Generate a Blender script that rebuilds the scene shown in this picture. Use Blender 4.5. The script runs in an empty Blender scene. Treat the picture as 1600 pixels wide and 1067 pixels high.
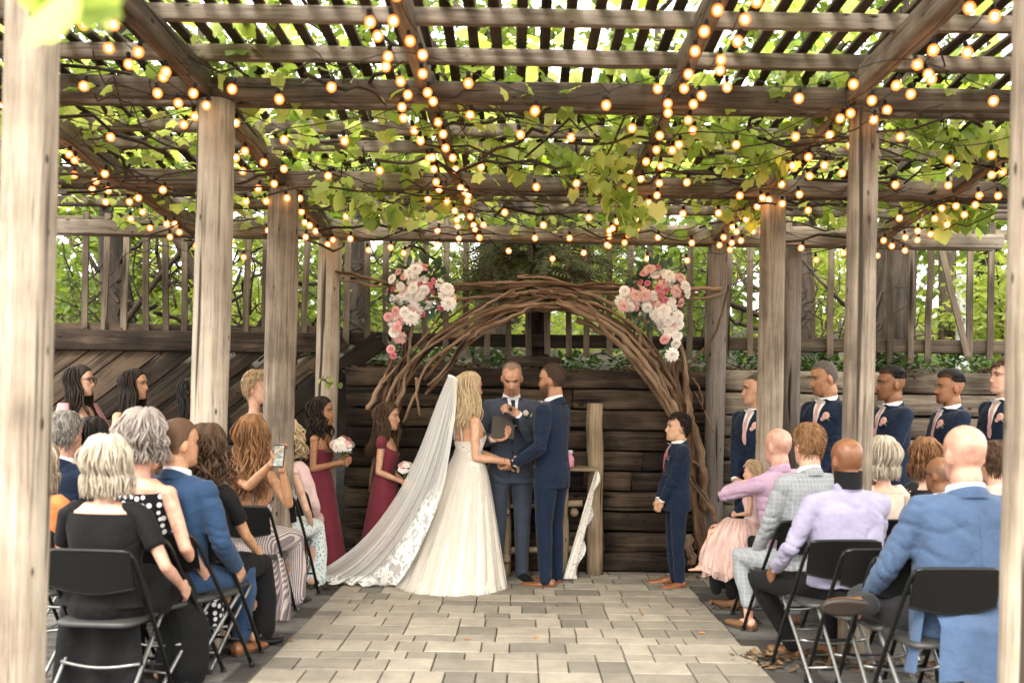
import bpy, math, random
import numpy as np
from mathutils import Vector, Matrix, Euler, noise
from mathutils.bvhtree import BVHTree
R = math.radians
rng = random.Random(7)
SC = bpy.context.scene
COL = SC.collection
F = 1555.0; CAMZ = 1.55; CX, CY = 814.0, 628.0; ROLL = R(0.8)

# ---------------------------------------------------------------- camera
cam_d = bpy.data.cameras.new('camera'); cam = bpy.data.objects.new('camera', cam_d); COL.objects.link(cam)
cam_d.sensor_width = 36.0; cam_d.lens = 36.0 * F / 1600.0
cam_d.shift_x = (800 - CX) / 1600.0; cam_d.shift_y = (CY - 533.5) / 1600.0
cam_d.clip_start = 0.05; cam_d.clip_end = 500
cam.matrix_world = Matrix.Translation((0, 0, CAMZ)) @ Matrix.Rotation(R(90), 4, 'X') @ Matrix.Rotation(ROLL, 4, 'Z')
cam_d.dof.use_dof = True; cam_d.dof.focus_distance = 8.4; cam_d.dof.aperture_fstop = 1.6
SC.camera = cam
# ---------------------------------------------------------------- sky, sun, exposure (bright overcast)
SUN_EL, SUN_AZ = 46.0, 200.0     # azimuth measured clockwise from the viewing direction
w = bpy.data.worlds.new('World'); SC.world = w; w.use_nodes = True
nt = w.node_tree; nt.nodes.clear()
wo = nt.nodes.new('ShaderNodeOutputWorld'); bg = nt.nodes.new('ShaderNodeBackground')
sky = nt.nodes.new('ShaderNodeTexSky'); sky.sky_type = 'NISHITA'; sky.sun_disc = False
sky.sun_elevation = R(SUN_EL); sky.sun_rotation = R(SUN_AZ); sky.dust_density = 3.0; sky.air_density = 1.0
tc = nt.nodes.new('ShaderNodeTexCoord'); nz = nt.nodes.new('ShaderNodeTexNoise'); nz.inputs['Scale'].default_value = 2.2; nz.inputs['Detail'].default_value = 5
rp = nt.nodes.new('ShaderNodeValToRGB'); rp.color_ramp.elements[0].position = .3; rp.color_ramp.elements[0].color = (9.7, 9.4, 8.7, 1); rp.color_ramp.elements[1].position = .75; rp.color_ramp.elements[1].color = (13.9, 13.5, 12.6, 1)
mx = nt.nodes.new('ShaderNodeMix'); mx.data_type = 'RGBA'; mx.inputs[0].default_value = 0.88
nt.links.new(tc.outputs['Generated'], nz.inputs['Vector']); nt.links.new(nz.outputs['Fac'], rp.inputs['Fac'])
nt.links.new(sky.outputs[0], mx.inputs[6]); nt.links.new(rp.outputs[0], mx.inputs[7])
nt.links.new(mx.outputs[2], bg.inputs['Color']); bg.inputs['Strength'].default_value = 0.12
nt.links.new(bg.outputs[0], wo.inputs['Surface'])
sun_d = bpy.data.lights.new('sun', 'SUN'); sun_d.energy = 1.5; sun_d.angle = R(22); sun_d.color = (1.0, .95, .87)
sun = bpy.data.objects.new('sun', sun_d); COL.objects.link(sun)
az, el = R(SUN_AZ), R(SUN_EL)
sdir = Vector((math.sin(az) * math.cos(el), math.cos(az) * math.cos(el), math.sin(el)))
sun.rotation_euler = sdir.to_track_quat('Z', 'Y').to_euler()
vs = SC.view_settings; vs.view_transform = 'Standard'; vs.look = 'None'; vs.gamma = 1; vs.use_curve_mapping = False
vs.exposure = 1.98
SC.cycles.max_bounces = 7; SC.cycles.diffuse_bounces = 3; SC.cycles.glossy_bounces = 2
SC.cycles.transmission_bounces = 4; SC.cycles.transparent_max_bounces = 14
SC.cycles.use_denoising = True; SC.cycles.caustics_reflective = False; SC.cycles.caustics_refractive = False
SC.cycles.sample_clamp_indirect = 6.0

# ---------------------------------------------------------------- helpers
def P(px, py, d):
    "point of the place seen at pixel px, py of the photograph at depth d"
    u = px - CX; v = CY - py; c, s = math.cos(ROLL), math.sin(ROLL)
    return Vector(((u * c - v * s) * d / F, d, CAMZ + (u * s + v * c) * d / F))
def GX(px, d, py=800): return P(px, py, d).x

class MB:
    "collects shapes for one mesh"
    def __init__(s): s.v = []; s.f = []; s.m = []; s.uv = []
    def add(s, vs, fs, uvs=None, m=0):
        o = len(s.v); s.v.extend(tuple(x) for x in vs)
        for i, f in enumerate(fs):
            s.f.append(tuple(a + o for a in f)); s.m.append(m)
            if uvs is not None and uvs[i] is not None: s.uv.extend(uvs[i])
            else: s.uv.extend([(0.0, 0.0)] * len(f))
    def box(s, c, size, rot=None, m=0):
        x, y, z = (a / 2 for a in size); c = Vector(c)
        pts = [Vector((i * x, j * y, k * z)) for i in (-1, 1) for j in (-1, 1) for k in (-1, 1)]
        ax = max(range(3), key=lambda i: size[i]); ru, rv = rng.random() * 9, rng.random() * 9
        fs = [(0, 1, 3, 2), (4, 6, 7, 5), (0, 4, 5, 1), (2, 3, 7, 6), (0, 2, 6, 4), (1, 5, 7, 3)]
        uvs = []
        for f in fs:
            q = []
            for a in f:
                p = pts[a]; oth = [p[i] for i in range(3) if i != ax]
                q.append((p[ax] + ru, oth[0] + oth[1] + rv))
            uvs.append(q)
        if rot is not None: pts = [rot @ p for p in pts]
        s.add([p + c for p in pts], fs, uvs, m)
    def loft(s, rings, cap=True, m=0, closed=True, u0=None, flip=False):
        n = len(rings[0]); vs = [p for r in rings for p in r]; fs = []; uvs = []
        ru = rng.random() * 9 if u0 is None else u0; rv = rng.random() * 9
        L = [0.0]
        for a, b in zip(rings, rings[1:]): L.append(L[-1] + (Vector(b[0]) - Vector(a[0])).length)
        C = [0.0]
        mid = rings[len(rings) // 2]
        for k in range(n): C.append(C[-1] + (Vector(mid[k]) - Vector(mid[(k + 1) % n])).length)
        for i in range(len(rings) - 1):
            for k in range(n if closed else n - 1):
                k2 = (k + 1) % n
                f = (i * n + k, i * n + k2, (i + 1) * n + k2, (i + 1) * n + k)
                q = [(L[i] + ru, C[k] + rv), (L[i] + ru, C[k + 1] + rv), (L[i + 1] + ru, C[k + 1] + rv), (L[i + 1] + ru, C[k] + rv)]
                if flip: f = f[::-1]; q = q[::-1]
                fs.append(f); uvs.append(q)
        if cap and closed:
            a = tuple(range(n - 1, -1, -1)); b = tuple((len(rings) - 1) * n + k for k in range(n))
            if flip: a = a[::-1]; b = b[::-1]
            for f in (a, b): fs.append(f); uvs.append([(ru + vs[i][0], rv + vs[i][2]) for i in f])
        s.add(vs, fs, uvs, m)
    def tube(s, pts, rad, n=8, m=0, round_ends=False, flat=1.0, up=None, jit=0.0, seed=0):
        pts = [Vector(p) for p in pts]; N = len(pts)
        if not hasattr(rad, '__len__'): rad = [rad] * N
        rad = list(rad)
        if round_ends:
            d0 = (pts[0] - pts[1]).normalized(); d1 = (pts[-1] - pts[-2]).normalized()
            pts = [pts[0] + d0 * rad[0] * .95, pts[0] + d0 * rad[0] * .6] + pts + [pts[-1] + d1 * rad[-1] * .6, pts[-1] + d1 * rad[-1] * .95]
            rad = [rad[0] * .3, rad[0] * .8] + rad + [rad[-1] * .8, rad[-1] * .3]; N = len(pts)
        rings = []; prev = None
        for i in range(N):
            t = (pts[min(i + 1, N - 1)] - pts[max(i - 1, 0)])
            t = t.normalized() if t.length > 1e-9 else Vector((0, 0, 1))
            if prev is None:
                a = Vector(up) if up is not None else (Vector((0, 0, 1)) if abs(t.z) < .9 else Vector((1, 0, 0)))
            else: a = prev
            x = a - t * a.dot(t)
            x = x.normalized() if x.length > 1e-6 else t.orthogonal().normalized()
            prev = x; y = t.cross(x)
            r = rad[i]; ring = []
            for k in range(n):
                an = 2 * math.pi * k / n; q = r
                if jit:
                    nv = noise.noise(Vector((math.cos(an) * 1.3 + seed * 3.1, math.sin(an) * 1.3, i * .9 + seed)))
                    q = r * (1 + jit * nv * 2)
                ring.append(pts[i] + x * (q * math.cos(an)) + y * (q * flat * math.sin(an)))
            rings.append(ring)
        s.loft(rings, True, m)
    def ell(s, c, r, M=None, nu=12, nv=8, m=0):
        c = Vector(c); rings = []
        for j in range(nv + 1):
            th = math.pi * (j + .04) / (nv + .08); ring = []
            for i in range(nu):
                ph = 2 * math.pi * i / nu
                p = Vector((r[0] * math.sin(th) * math.cos(ph), r[1] * math.sin(th) * math.sin(ph), -r[2] * math.cos(th)))
                if M is not None: p = M @ p
                ring.append(c + p)
            rings.append(ring)
        s.loft(rings, True, m)
    def grid(s, fn, nu, nv, m=0):
        vs = [fn(i / nu, j / nv) for j in range(nv + 1) for i in range(nu + 1)]; fs = []; uvs = []
        for j in range(nv):
            for i in range(nu):
                a = j * (nu + 1) + i; fs.append((a, a + 1, a + nu + 2, a + nu + 1))
                uvs.append([(i / nu, j / nv), ((i + 1) / nu, j / nv), ((i + 1) / nu, (j + 1) / nv), (i / nu, (j + 1) / nv)])
        s.add(vs, fs, uvs, m)
    def mesh(s, name, mats, smooth=True):
        me = bpy.data.meshes.new(name); me.from_pydata([tuple(p) for p in s.v], [], s.f)
        if not isinstance(mats, (list, tuple)): mats = [mats]
        for a in mats: me.materials.append(a)
        if len(mats) > 1: me.polygons.foreach_set('material_index', s.m)
        ul = me.uv_layers.new(name='UVMap'); ul.data.foreach_set('uv', np.array(s.uv, dtype=np.float32).ravel())
        me.polygons.foreach_set('use_smooth', [smooth] * len(s.f)); me.update()
        return me
    def build(s, name, mats, parent=None, smooth=True, loc=None):
        return link(name, s.mesh(name, mats, smooth), parent, loc)

def link(name, me, parent=None, loc=None, rot=None, scale=None):
    o = bpy.data.objects.new(name, me); COL.objects.link(o)
    if parent is not None: o.parent = parent
    if loc is not None: o.location = loc
    if rot is not None: o.rotation_euler = rot
    if scale is not None: o.scale = scale
    return o
def tag(o, label=None, cat=None, group=None, kind=None):
    if label: o['label'] = label
    if cat: o['category'] = cat
    if group: o['group'] = group
    if kind: o['kind'] = kind
    return o
def empty(name, loc=(0, 0, 0), rz=0.0, label=None, cat=None, group=None):
    o = bpy.data.objects.new(name, None); COL.objects.link(o); o.location = loc; o.rotation_euler = (0, 0, rz)
    o.empty_display_size = .1
    return tag(o, label, cat, group)
def catmull(pts, n=6):
    pts = [Vector(p) for p in pts]; out = []
    for i in range(len(pts) - 1):
        p0 = pts[max(i - 1, 0)]; p1 = pts[i]; p2 = pts[i + 1]; p3 = pts[min(i + 2, len(pts) - 1)]
        for k in range(n):
            t = k / n
            out.append(.5 * ((2 * p1) + (p2 - p0) * t + (2 * p0 - 5 * p1 + 4 * p2 - p3) * t * t + (3 * p1 - p0 - 3 * p2 + p3) * t ** 3))
    out.append(pts[-1]); return out
def interp(x, xs, ys): return float(np.interp(x, xs, ys))

# ---------------------------------------------------------------- materials
def newmat(name):
    m = bpy.data.materials.new(name); m.use_nodes = True; t = m.node_tree
    return m, t, t.nodes['Principled BSDF'], t.nodes['Material Output']
def N(t, typ, **kw):
    n = t.nodes.new(typ)
    for k, v in kw.items():
        if k in n.inputs: n.inputs[k].default_value = v
        else: setattr(n, k, v)
    return n
def ramp(t, stops, fac=None):
    n = t.nodes.new('ShaderNodeValToRGB'); e = n.color_ramp.elements
    while len(e) < len(stops): e.new(.5)
    for i, (p, c) in enumerate(stops):
        e[i].position = p; e[i].color = (c[0], c[1], c[2], 1) if hasattr(c, '__len__') else (c, c, c, 1)
    if fac is not None: t.links.new(fac, n.inputs['Fac'])
    return n
def mixc(t, fac, a, b, mode='MIX'):
    n = t.nodes.new('ShaderNodeMix'); n.data_type = 'RGBA'; n.blend_type = mode
    for s, i in ((fac, 0), (a, 6), (b, 7)):
        if hasattr(s, 'is_linked'): t.links.new(s, n.inputs[i])
        elif hasattr(s, '__len__'): n.inputs[i].default_value = (s[0], s[1], s[2], 1)
        else: n.inputs[i].default_value = s
    return n.outputs[2]
def wood(name, dark, mid, light, su=1.6, sv=34.0, bump=.5, spots=True, rough=.85):
    m, t, b, o = newmat(name)
    uv = N(t, 'ShaderNodeTexCoord'); oi = N(t, 'ShaderNodeObjectInfo')
    ad = N(t, 'ShaderNodeVectorMath', operation='ADD'); mp = N(t, 'ShaderNodeMapping'); mp.inputs['Scale'].default_value = (su, sv, 1)
    sc = N(t, 'ShaderNodeVectorMath', operation='SCALE'); sc.inputs['Scale'].default_value = 13.7
    cb = N(t, 'ShaderNodeCombineXYZ')
    for k in range(3): t.links.new(oi.outputs['Random'], cb.inputs[k])
    t.links.new(cb.outputs[0], sc.inputs[0]); t.links.new(uv.outputs['UV'], ad.inputs[0]); t.links.new(sc.outputs[0], ad.inputs[1])
    t.links.new(ad.outputs[0], mp.inputs['Vector'])
    n1 = N(t, 'ShaderNodeTexNoise', Scale=1.0, Detail=7.0, Roughness=.65, Distortion=.6); t.links.new(mp.outputs[0], n1.inputs['Vector'])
    n2 = N(t, 'ShaderNodeTexNoise', Scale=3.2, Detail=4.0); t.links.new(ad.outputs[0], n2.inputs['Vector'])
    ml = N(t, 'ShaderNodeMath', operation='MULTIPLY_ADD'); ml.inputs[1].default_value = .45; t.links.new(n2.outputs['Fac'], ml.inputs[0])
    m2 = N(t, 'ShaderNodeMath', operation='MULTIPLY'); m2.inputs[1].default_value = .62; t.links.new(n1.outputs['Fac'], m2.inputs[0]); t.links.new(m2.outputs[0], ml.inputs[2])
    rv = N(t, 'ShaderNodeMath', operation='MULTIPLY_ADD'); rv.inputs[1].default_value = .22; rv.inputs[2].default_value = -.11
    t.links.new(oi.outputs['Random'], rv.inputs[0]); ad2 = N(t, 'ShaderNodeMath', operation='ADD'); t.links.new(rv.outputs[0], ad2.inputs[0]); t.links.new(ml.outputs[0], ad2.inputs[1])
    rp = ramp(t, [(.34, dark), (.5, mid), (.68, light)], ad2.outputs[0])
    col = rp.outputs[0]
    # long cracks
    mp2 = N(t, 'ShaderNodeMapping'); mp2.inputs['Scale'].default_value = (su * .45, sv * .55, 1); t.links.new(ad.outputs[0], mp2.inputs['Vector'])
    n3 = N(t, 'ShaderNodeTexNoise', Scale=1.0, Detail=2.0, Distortion=.3); t.links.new(mp2.outputs[0], n3.inputs['Vector'])
    cr = ramp(t, [(.30, 0.0), (.36, 1.0)], n3.outputs['Fac'])
    dk = tuple(c * .35 for c in dark)
    mp5 = N(t, 'ShaderNodeMapping'); mp5.inputs['Scale'].default_value = (su * 2.4, sv * 3.2, 1); t.links.new(ad.outputs[0], mp5.inputs['Vector']); n6 = N(t, 'ShaderNodeTexNoise', Scale=1.0, Detail=3.0, Roughness=.7); t.links.new(mp5.outputs[0], n6.inputs['Vector'])
    fine_ = ramp(t, [(.30, .45), (.44, 1.0), (.62, 1.0), (.75, 1.25)], n6.outputs['Fac']); col = mixc(t, 1.0, col, fine_.outputs[0], 'MULTIPLY')
    col = mixc(t, cr.outputs[0], dk, col)
    if spots:
        mp3 = N(t, 'ShaderNodeMapping'); mp3.inputs['Scale'].default_value = (7, 17, 1); t.links.new(ad.outputs[0], mp3.inputs['Vector'])
        vo = N(t, 'ShaderNodeTexVoronoi', Scale=1.0); t.links.new(mp3.outputs[0], vo.inputs['Vector'])
        sz = N(t, 'ShaderNodeSeparateXYZ'); t.links.new(vo.outputs['Color'], sz.inputs[0]); big = N(t, 'ShaderNodeMath', operation='MULTIPLY_ADD'); big.inputs[1].default_value = .55; big.inputs[2].default_value = -.06; t.links.new(sz.outputs[0], big.inputs[0])
        dvv = N(t, 'ShaderNodeMath', operation='ADD'); t.links.new(vo.outputs['Distance'], dvv.inputs[0]); t.links.new(big.outputs[0], dvv.inputs[1])
        sp = ramp(t, [(.10, 0.0), (.20, 1.0)], dvv.outputs[0]); col = mixc(t, sp.outputs[0], dk, col)
    t.links.new(col, b.inputs['Base Color']); b.inputs['Roughness'].default_value = rough
    b.inputs['Specular IOR Level'].default_value = .25
    h = N(t, 'ShaderNodeMath', operation='MULTIPLY'); t.links.new(n1.outputs['Fac'], h.inputs[0]); t.links.new(cr.outputs[0], h.inputs[1])
    bp = N(t, 'ShaderNodeBump', Strength=bump, Distance=.012); t.links.new(h.outputs[0], bp.inputs['Height']); t.links.new(bp.outputs[0], b.inputs['Normal'])
    return m
def plain(name, c, rough=.6, var=.12, scale=30.0, bump=0.0, metal=0.0, spec=.5, obj_var=0.0):
    m, t, b, o = newmat(name)
    tcn = N(t, 'ShaderNodeTexCoord'); n = N(t, 'ShaderNodeTexNoise', Scale=scale, Detail=4.0); t.links.new(tcn.outputs['Object'], n.inputs['Vector'])
    r_ = ramp(t, [(.3, tuple(x * (1 - var) for x in c)), (.7, tuple(min(1, x * (1 + var)) for x in c))], n.outputs['Fac'])
    col = r_.outputs[0]
    if obj_var:
        oi = N(t, 'ShaderNodeObjectInfo'); rr = ramp(t, [(0, 1 - obj_var), (1, 1 + obj_var)], oi.outputs['Random']); col = mixc(t, 1.0, col, rr.outputs[0], 'MULTIPLY')
    t.links.new(col, b.inputs['Base Color']); b.inputs['Roughness'].default_value = rough; b.inputs['Metallic'].default_value = metal
    b.inputs['Specular IOR Level'].default_value = spec
    if bump:
        bp = N(t, 'ShaderNodeBump', Strength=bump, Distance=.01); t.links.new(n.outputs['Fac'], bp.inputs['Height']); t.links.new(bp.outputs[0], b.inputs['Normal'])
    return m
def leafmat(name, cols, trans=.45, rough=.5, scale=1.7):
    m, t, b, o = newmat(name)
    ge = N(t, 'ShaderNodeNewGeometry'); oi = N(t, 'ShaderNodeObjectInfo')
    a = N(t, 'ShaderNodeMath', operation='ADD'); t.links.new(ge.outputs['Random Per Island'], a.inputs[0]); t.links.new(oi.outputs['Random'], a.inputs[1])
    fr = N(t, 'ShaderNodeMath', operation='FRACT'); t.links.new(a.outputs[0], fr.inputs[0])
    k = len(cols); rp = ramp(t, [(i / (k - 1), c) for i, c in enumerate(cols)], fr.outputs[0])
    t.links.new(rp.outputs[0], b.inputs['Base Color']); b.inputs['Roughness'].default_value = rough; b.inputs['Specular IOR Level'].default_value = .3
    tr = N(t, 'ShaderNodeBsdfTranslucent'); g = mixc(t, 1.0, rp.outputs[0], (1.5, 1.5, .8), 'MULTIPLY'); t.links.new(g, tr.inputs['Color'])
    ms = N(t, 'ShaderNodeMixShader'); ms.inputs[0].default_value = trans
    t.links.new(b.outputs[0], ms.inputs[1]); t.links.new(tr.outputs[0], ms.inputs[2]); t.links.new(ms.outputs[0], o.inputs['Surface'])
    return m
def fabric(name, c, rough=.85, kind=None, c2=None, scale=40.0, bump=.12, sheen=.1, c3=None):
    m, t, b, o = newmat(name)
    tcn = N(t, 'ShaderNodeTexCoord'); V = tcn.outputs['Object']
    n = N(t, 'ShaderNodeTexNoise', Scale=14.0, Detail=5.0); t.links.new(V, n.inputs['Vector'])
    r_ = ramp(t, [(.3, tuple(x * .9 for x in c)), (.7, tuple(min(1, x * 1.1) for x in c))], n.outputs['Fac']); col = r_.outputs[0]
    if kind == 'dots':
        vo = N(t, 'ShaderNodeTexVoronoi', Scale=scale, Randomness=.45); t.links.new(V, vo.inputs['Vector'])
        q = ramp(t, [(.36, 1.0), (.40, 0.0)], vo.outputs['Distance']); col = mixc(t, q.outputs[0], col, c2)
    elif kind == 'floral':
        vo = N(t, 'ShaderNodeTexVoronoi', Scale=scale); t.links.new(V, vo.inputs['Vector'])
        q = ramp(t, [(.30, 1.0), (.40, 0.0)], vo.outputs['Distance'])
        h = ramp(t, [(.0, (.10, .22, .45)), (.3, (.25, .45, .60)), (.55, (.14, .38, .28)), (.8, (.55, .50, .22)), (1, (.35, .55, .75))], vo.outputs['Color']); h.color_ramp.interpolation = 'CONSTANT'
        col = mixc(t, q.outputs[0], col, h.outputs[0])
    elif kind in ('stripe', 'plaid'):
        wv = N(t, 'ShaderNodeTexWave', Scale=scale, Distortion=.4); wv.bands_direction = 'X'; t.links.new(V, wv.inputs['Vector'])
        q = ramp(t, [(.45, 0.0), (.55, 1.0)] if kind == 'stripe' else [(.86, 0.0), (.97, .8)], wv.outputs['Fac']); col = mixc(t, q.outputs[0], col, c2)
        if kind == 'plaid':
            w2 = N(t, 'ShaderNodeTexWave', Scale=scale * .8, Distortion=.3); w2.bands_direction = 'Z'; t.links.new(V, w2.inputs['Vector'])
            q2 = ramp(t, [(.88, 0.0), (.98, .7)], w2.outputs['Fac']); col = mixc(t, q2.outputs[0], col, c2)
    t.links.new(col, b.inputs['Base Color']); b.inputs['Roughness'].default_value = rough; b.inputs['Specular IOR Level'].default_value = .2
    b.inputs['Sheen Weight'].default_value = sheen
    n5 = N(t, 'ShaderNodeTexNoise', Scale=7.5, Detail=3.0, Distortion=2.2); t.links.new(V, n5.inputs['Vector']); bp0 = N(t, 'ShaderNodeBump', Strength=.3, Distance=.03); t.links.new(n5.outputs['Fac'], bp0.inputs['Height'])
    n4 = N(t, 'ShaderNodeTexNoise', Scale=260.0, Detail=2.0); t.links.new(V, n4.inputs['Vector'])
    bp = N(t, 'ShaderNodeBump', Strength=bump, Distance=.004); t.links.new(n4.outputs['Fac'], bp.inputs['Height']); t.links.new(bp0.outputs[0], bp.inputs['Normal']); t.links.new(bp.outputs[0], b.inputs['Normal'])
    return m
M = {}
M['post'] = wood('post_wood', (.125, .096, .072), (.275, .222, .168), (.43, .365, .29), 1.2, 24)
M['beam'] = wood('beam_wood', (.045, .035, .027), (.125, .10, .078), (.27, .225, .18), 1.3, 26)
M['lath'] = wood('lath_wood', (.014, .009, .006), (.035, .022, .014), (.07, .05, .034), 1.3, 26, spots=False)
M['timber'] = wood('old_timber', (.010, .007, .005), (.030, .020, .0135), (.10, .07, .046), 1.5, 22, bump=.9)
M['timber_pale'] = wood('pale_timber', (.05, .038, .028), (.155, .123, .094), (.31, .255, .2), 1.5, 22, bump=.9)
M['picket'] = wood('picket_wood', (.04, .03, .021), (.095, .073, .051), (.19, .15, .11), 1.5, 26, spots=False)
M['greypost'] = wood('grey_post_wood', (.05, .042, .036), (.12, .10, .085), (.2, .17, .145), 1.3, 24)
M['branch'] = wood('peeled_branch', (.045, .025, .014), (.145, .082, .046), (.33, .22, .14), 2.2, 28, bump=.8)
M['twig'] = wood('twig_bark', (.02, .014, .01), (.05, .035, .025), (.10, .07, .05), 2.2, 24, spots=False)
M['trunk'] = wood('trunk_bark', (.008, .006, .0045), (.028, .0205, .0145), (.07, .052, .038), 1.0, 26, bump=1.0, spots=False)
M['log'] = wood('log_wood', (.11, .075, .045), (.26, .19, .12), (.42, .33, .22), 1.3, 24)
M['vine_leaf'] = leafmat('vine_leaf', [(.13, .21, .05), (.28, .38, .10), (.42, .50, .18), (.57, .60, .34)], .64)
M['canopy_leaf'] = leafmat('canopy_leaf', [(.17, .25, .055), (.31, .40, .10), (.45, .50, .19), (.36, .43, .13)], .68)
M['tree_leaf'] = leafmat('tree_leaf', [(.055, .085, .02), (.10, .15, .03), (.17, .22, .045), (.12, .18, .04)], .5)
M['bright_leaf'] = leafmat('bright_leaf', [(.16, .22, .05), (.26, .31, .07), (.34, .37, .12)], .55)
M['ivy'] = leafmat('ivy_leaf', [(.02, .05, .015), (.05, .10, .025), (.09, .16, .04)], .25, .35)
M['cedar'] = leafmat('cedar_leaf', [(.09, .11, .055), (.16, .18, .10), (.25, .27, .17)], .35)
M['litter'] = leafmat('dry_leaf', [(.05, .03, .018), (.11, .065, .035), (.2, .12, .06), (.07, .05, .03)], .1, .8)
M['black_metal'] = plain('black_painted_metal', (.007, .0068, .0065), .35, .1, spec=.3)
M['black_plastic'] = plain('black_plastic', (.0055, .0053, .005), .5, .1, 60, .1, spec=.22)
M['grey_metal'] = plain('grey_metal', (.22, .22, .215), .35, .1, 20, 0, .8)
M['rubber'] = plain('rubber', (.01, .01, .01), .8)
# ================================================================ ground, paving
def struct(o): o['kind'] = 'structure'; return o
gm = plain('side_paving_material', (.115, .108, .10), .9, .25, 3.0, .2)
mb = MB(); mb.grid(lambda u, v: (-150 + 300 * u, -60 + 360 * v, -.012), 8, 8); struct(mb.build('ground', plain('soil', (.10, .08, .055), .95, .3, 2.0)))
def paver_material():
    m, t, b, o = newmat('paver_stone'); tcn = N(t, 'ShaderNodeTexCoord'); oi = N(t, 'ShaderNodeObjectInfo'); ge = N(t, 'ShaderNodeNewGeometry')
    rp = ramp(t, [(0, (.14, .125, .103)), (.2, (.21, .186, .15)), (.6, (.268, .237, .19)), (1, (.32, .284, .23))], oi.outputs['Random'])
    n1 = N(t, 'ShaderNodeTexNoise', Scale=5.0, Detail=6.0, Roughness=.65); t.links.new(ge.outputs['Position'], n1.inputs['Vector'])
    n2 = N(t, 'ShaderNodeTexNoise', Scale=140.0, Detail=3.0); t.links.new(ge.outputs['Position'], n2.inputs['Vector'])
    r1 = ramp(t, [(.3, (.72, .72, .73)), (.7, (1.15, 1.14, 1.12))], n1.outputs['Fac']); r2 = ramp(t, [(.3, (.82, .82, .82)), (.7, (1.12, 1.12, 1.12))], n2.outputs['Fac'])
    c = mixc(t, 1.0, mixc(t, 1.0, rp.outputs[0], r1.outputs[0], 'MULTIPLY'), r2.outputs[0], 'MULTIPLY'); t.links.new(c, b.inputs['Base Color']); b.inputs['Roughness'].default_value = .85
    bp = N(t, 'ShaderNodeBump', Strength=.35, Distance=.004); t.links.new(n2.outputs['Fac'], bp.inputs['Height']); t.links.new(bp.outputs[0], b.inputs['Normal']); return m
# dark flagstones at both sides of the aisle
stonem = wood('flagstone', (.06, .056, .052), (.10, .095, .088), (.15, .14, .13), 3, 5, .3, False)
paverm = paver_material()
for pavname, sx0, sx1 in (('left_pavement', -4.9, -1.44), ('right_pavement', 1.44, 4.9)):
    base = MB(); base.box(((sx0 + sx1) / 2, 5.4, -.008), (sx1 - sx0, 7.6, .012)); pv = struct(base.build(pavname, plain('joint_sand_dark', (.04, .035, .03), .95), smooth=False))
    y = 2.0; r = 0
    fm = []
    for k in range(3):
        b = MB(); b.box((0, 0, 0), (.595, .39, .03)); fm.append(b.mesh('flagstone', stonem, False))
    while y < 9.05:
        x = sx0 + (.3 if r % 2 else 0); n = 0
        while x < sx1 - .2:
            wdt = min(.6, sx1 - x)
            if abs(x + wdt / 2) < 3.6:
                o = link('flagstone', fm[rng.randrange(3)], pv, (x + wdt / 2, y, rng.uniform(-.003, .002) - .001), None, ((wdt - .006) / .6, 1, 1))
            x += .6
        y += .4; r += 1
# aisle of pale pavers
base = MB(); base.box((-.02, 5.25, -.006), (2.92, 7.7, .018)); path = struct(base.build('path', plain('joint_sand', (.09, .07, .05), .95), smooth=False))
sizes = [.175, .175, .26, .35]; pm = {}
for L in sizes:
    for RW in (.175, .26):
        b = MB(); pts = [(-1, -1), (1, -1), (1, 1), (-1, 1)]; hx_, hy_ = (L - .008) / 2, (RW - .008) / 2
        b.loft([[(a * (hx_ - e), c * (hy_ - e), z) for a, c in pts] for z, e in ((-.015, 0), (.011, 0), (.015, .004))]); pm[L, RW] = b.mesh('paver', paverm, False)
far = MB(); y = 9.02; ROW = .26
while y > 1.6:
    ROW = rng.choice((.175, .26, .26)); y -= ROW / 2
    x = -1.45 + rng.uniform(-.0, .02)
    wide = y > 8.35
    x0, x1 = (-2.6, 2.6) if wide else (-1.45, 1.42)
    x = x0
    while x < x1 - .05:
        L = rng.choice(sizes)
        if x1 - x - L < .16: L = min(sizes, key=lambda q: abs(q - (x1 - x)))
        zz = .0095 + rng.uniform(-.0018, .0018)
        if y > 5.2: link('paver', pm[L, ROW], path, (x + L / 2, y, zz), (rng.uniform(-.004, .004), rng.uniform(-.004, .004), rng.uniform(-.006, .006)))
        else: far.box((x + L / 2, y, zz), (L - .008, ROW - .008, .03))
        x += L
    y -= ROW / 2
o = far.build('paver', paverm, path, False); o['kind'] = 'stuff'
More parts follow.
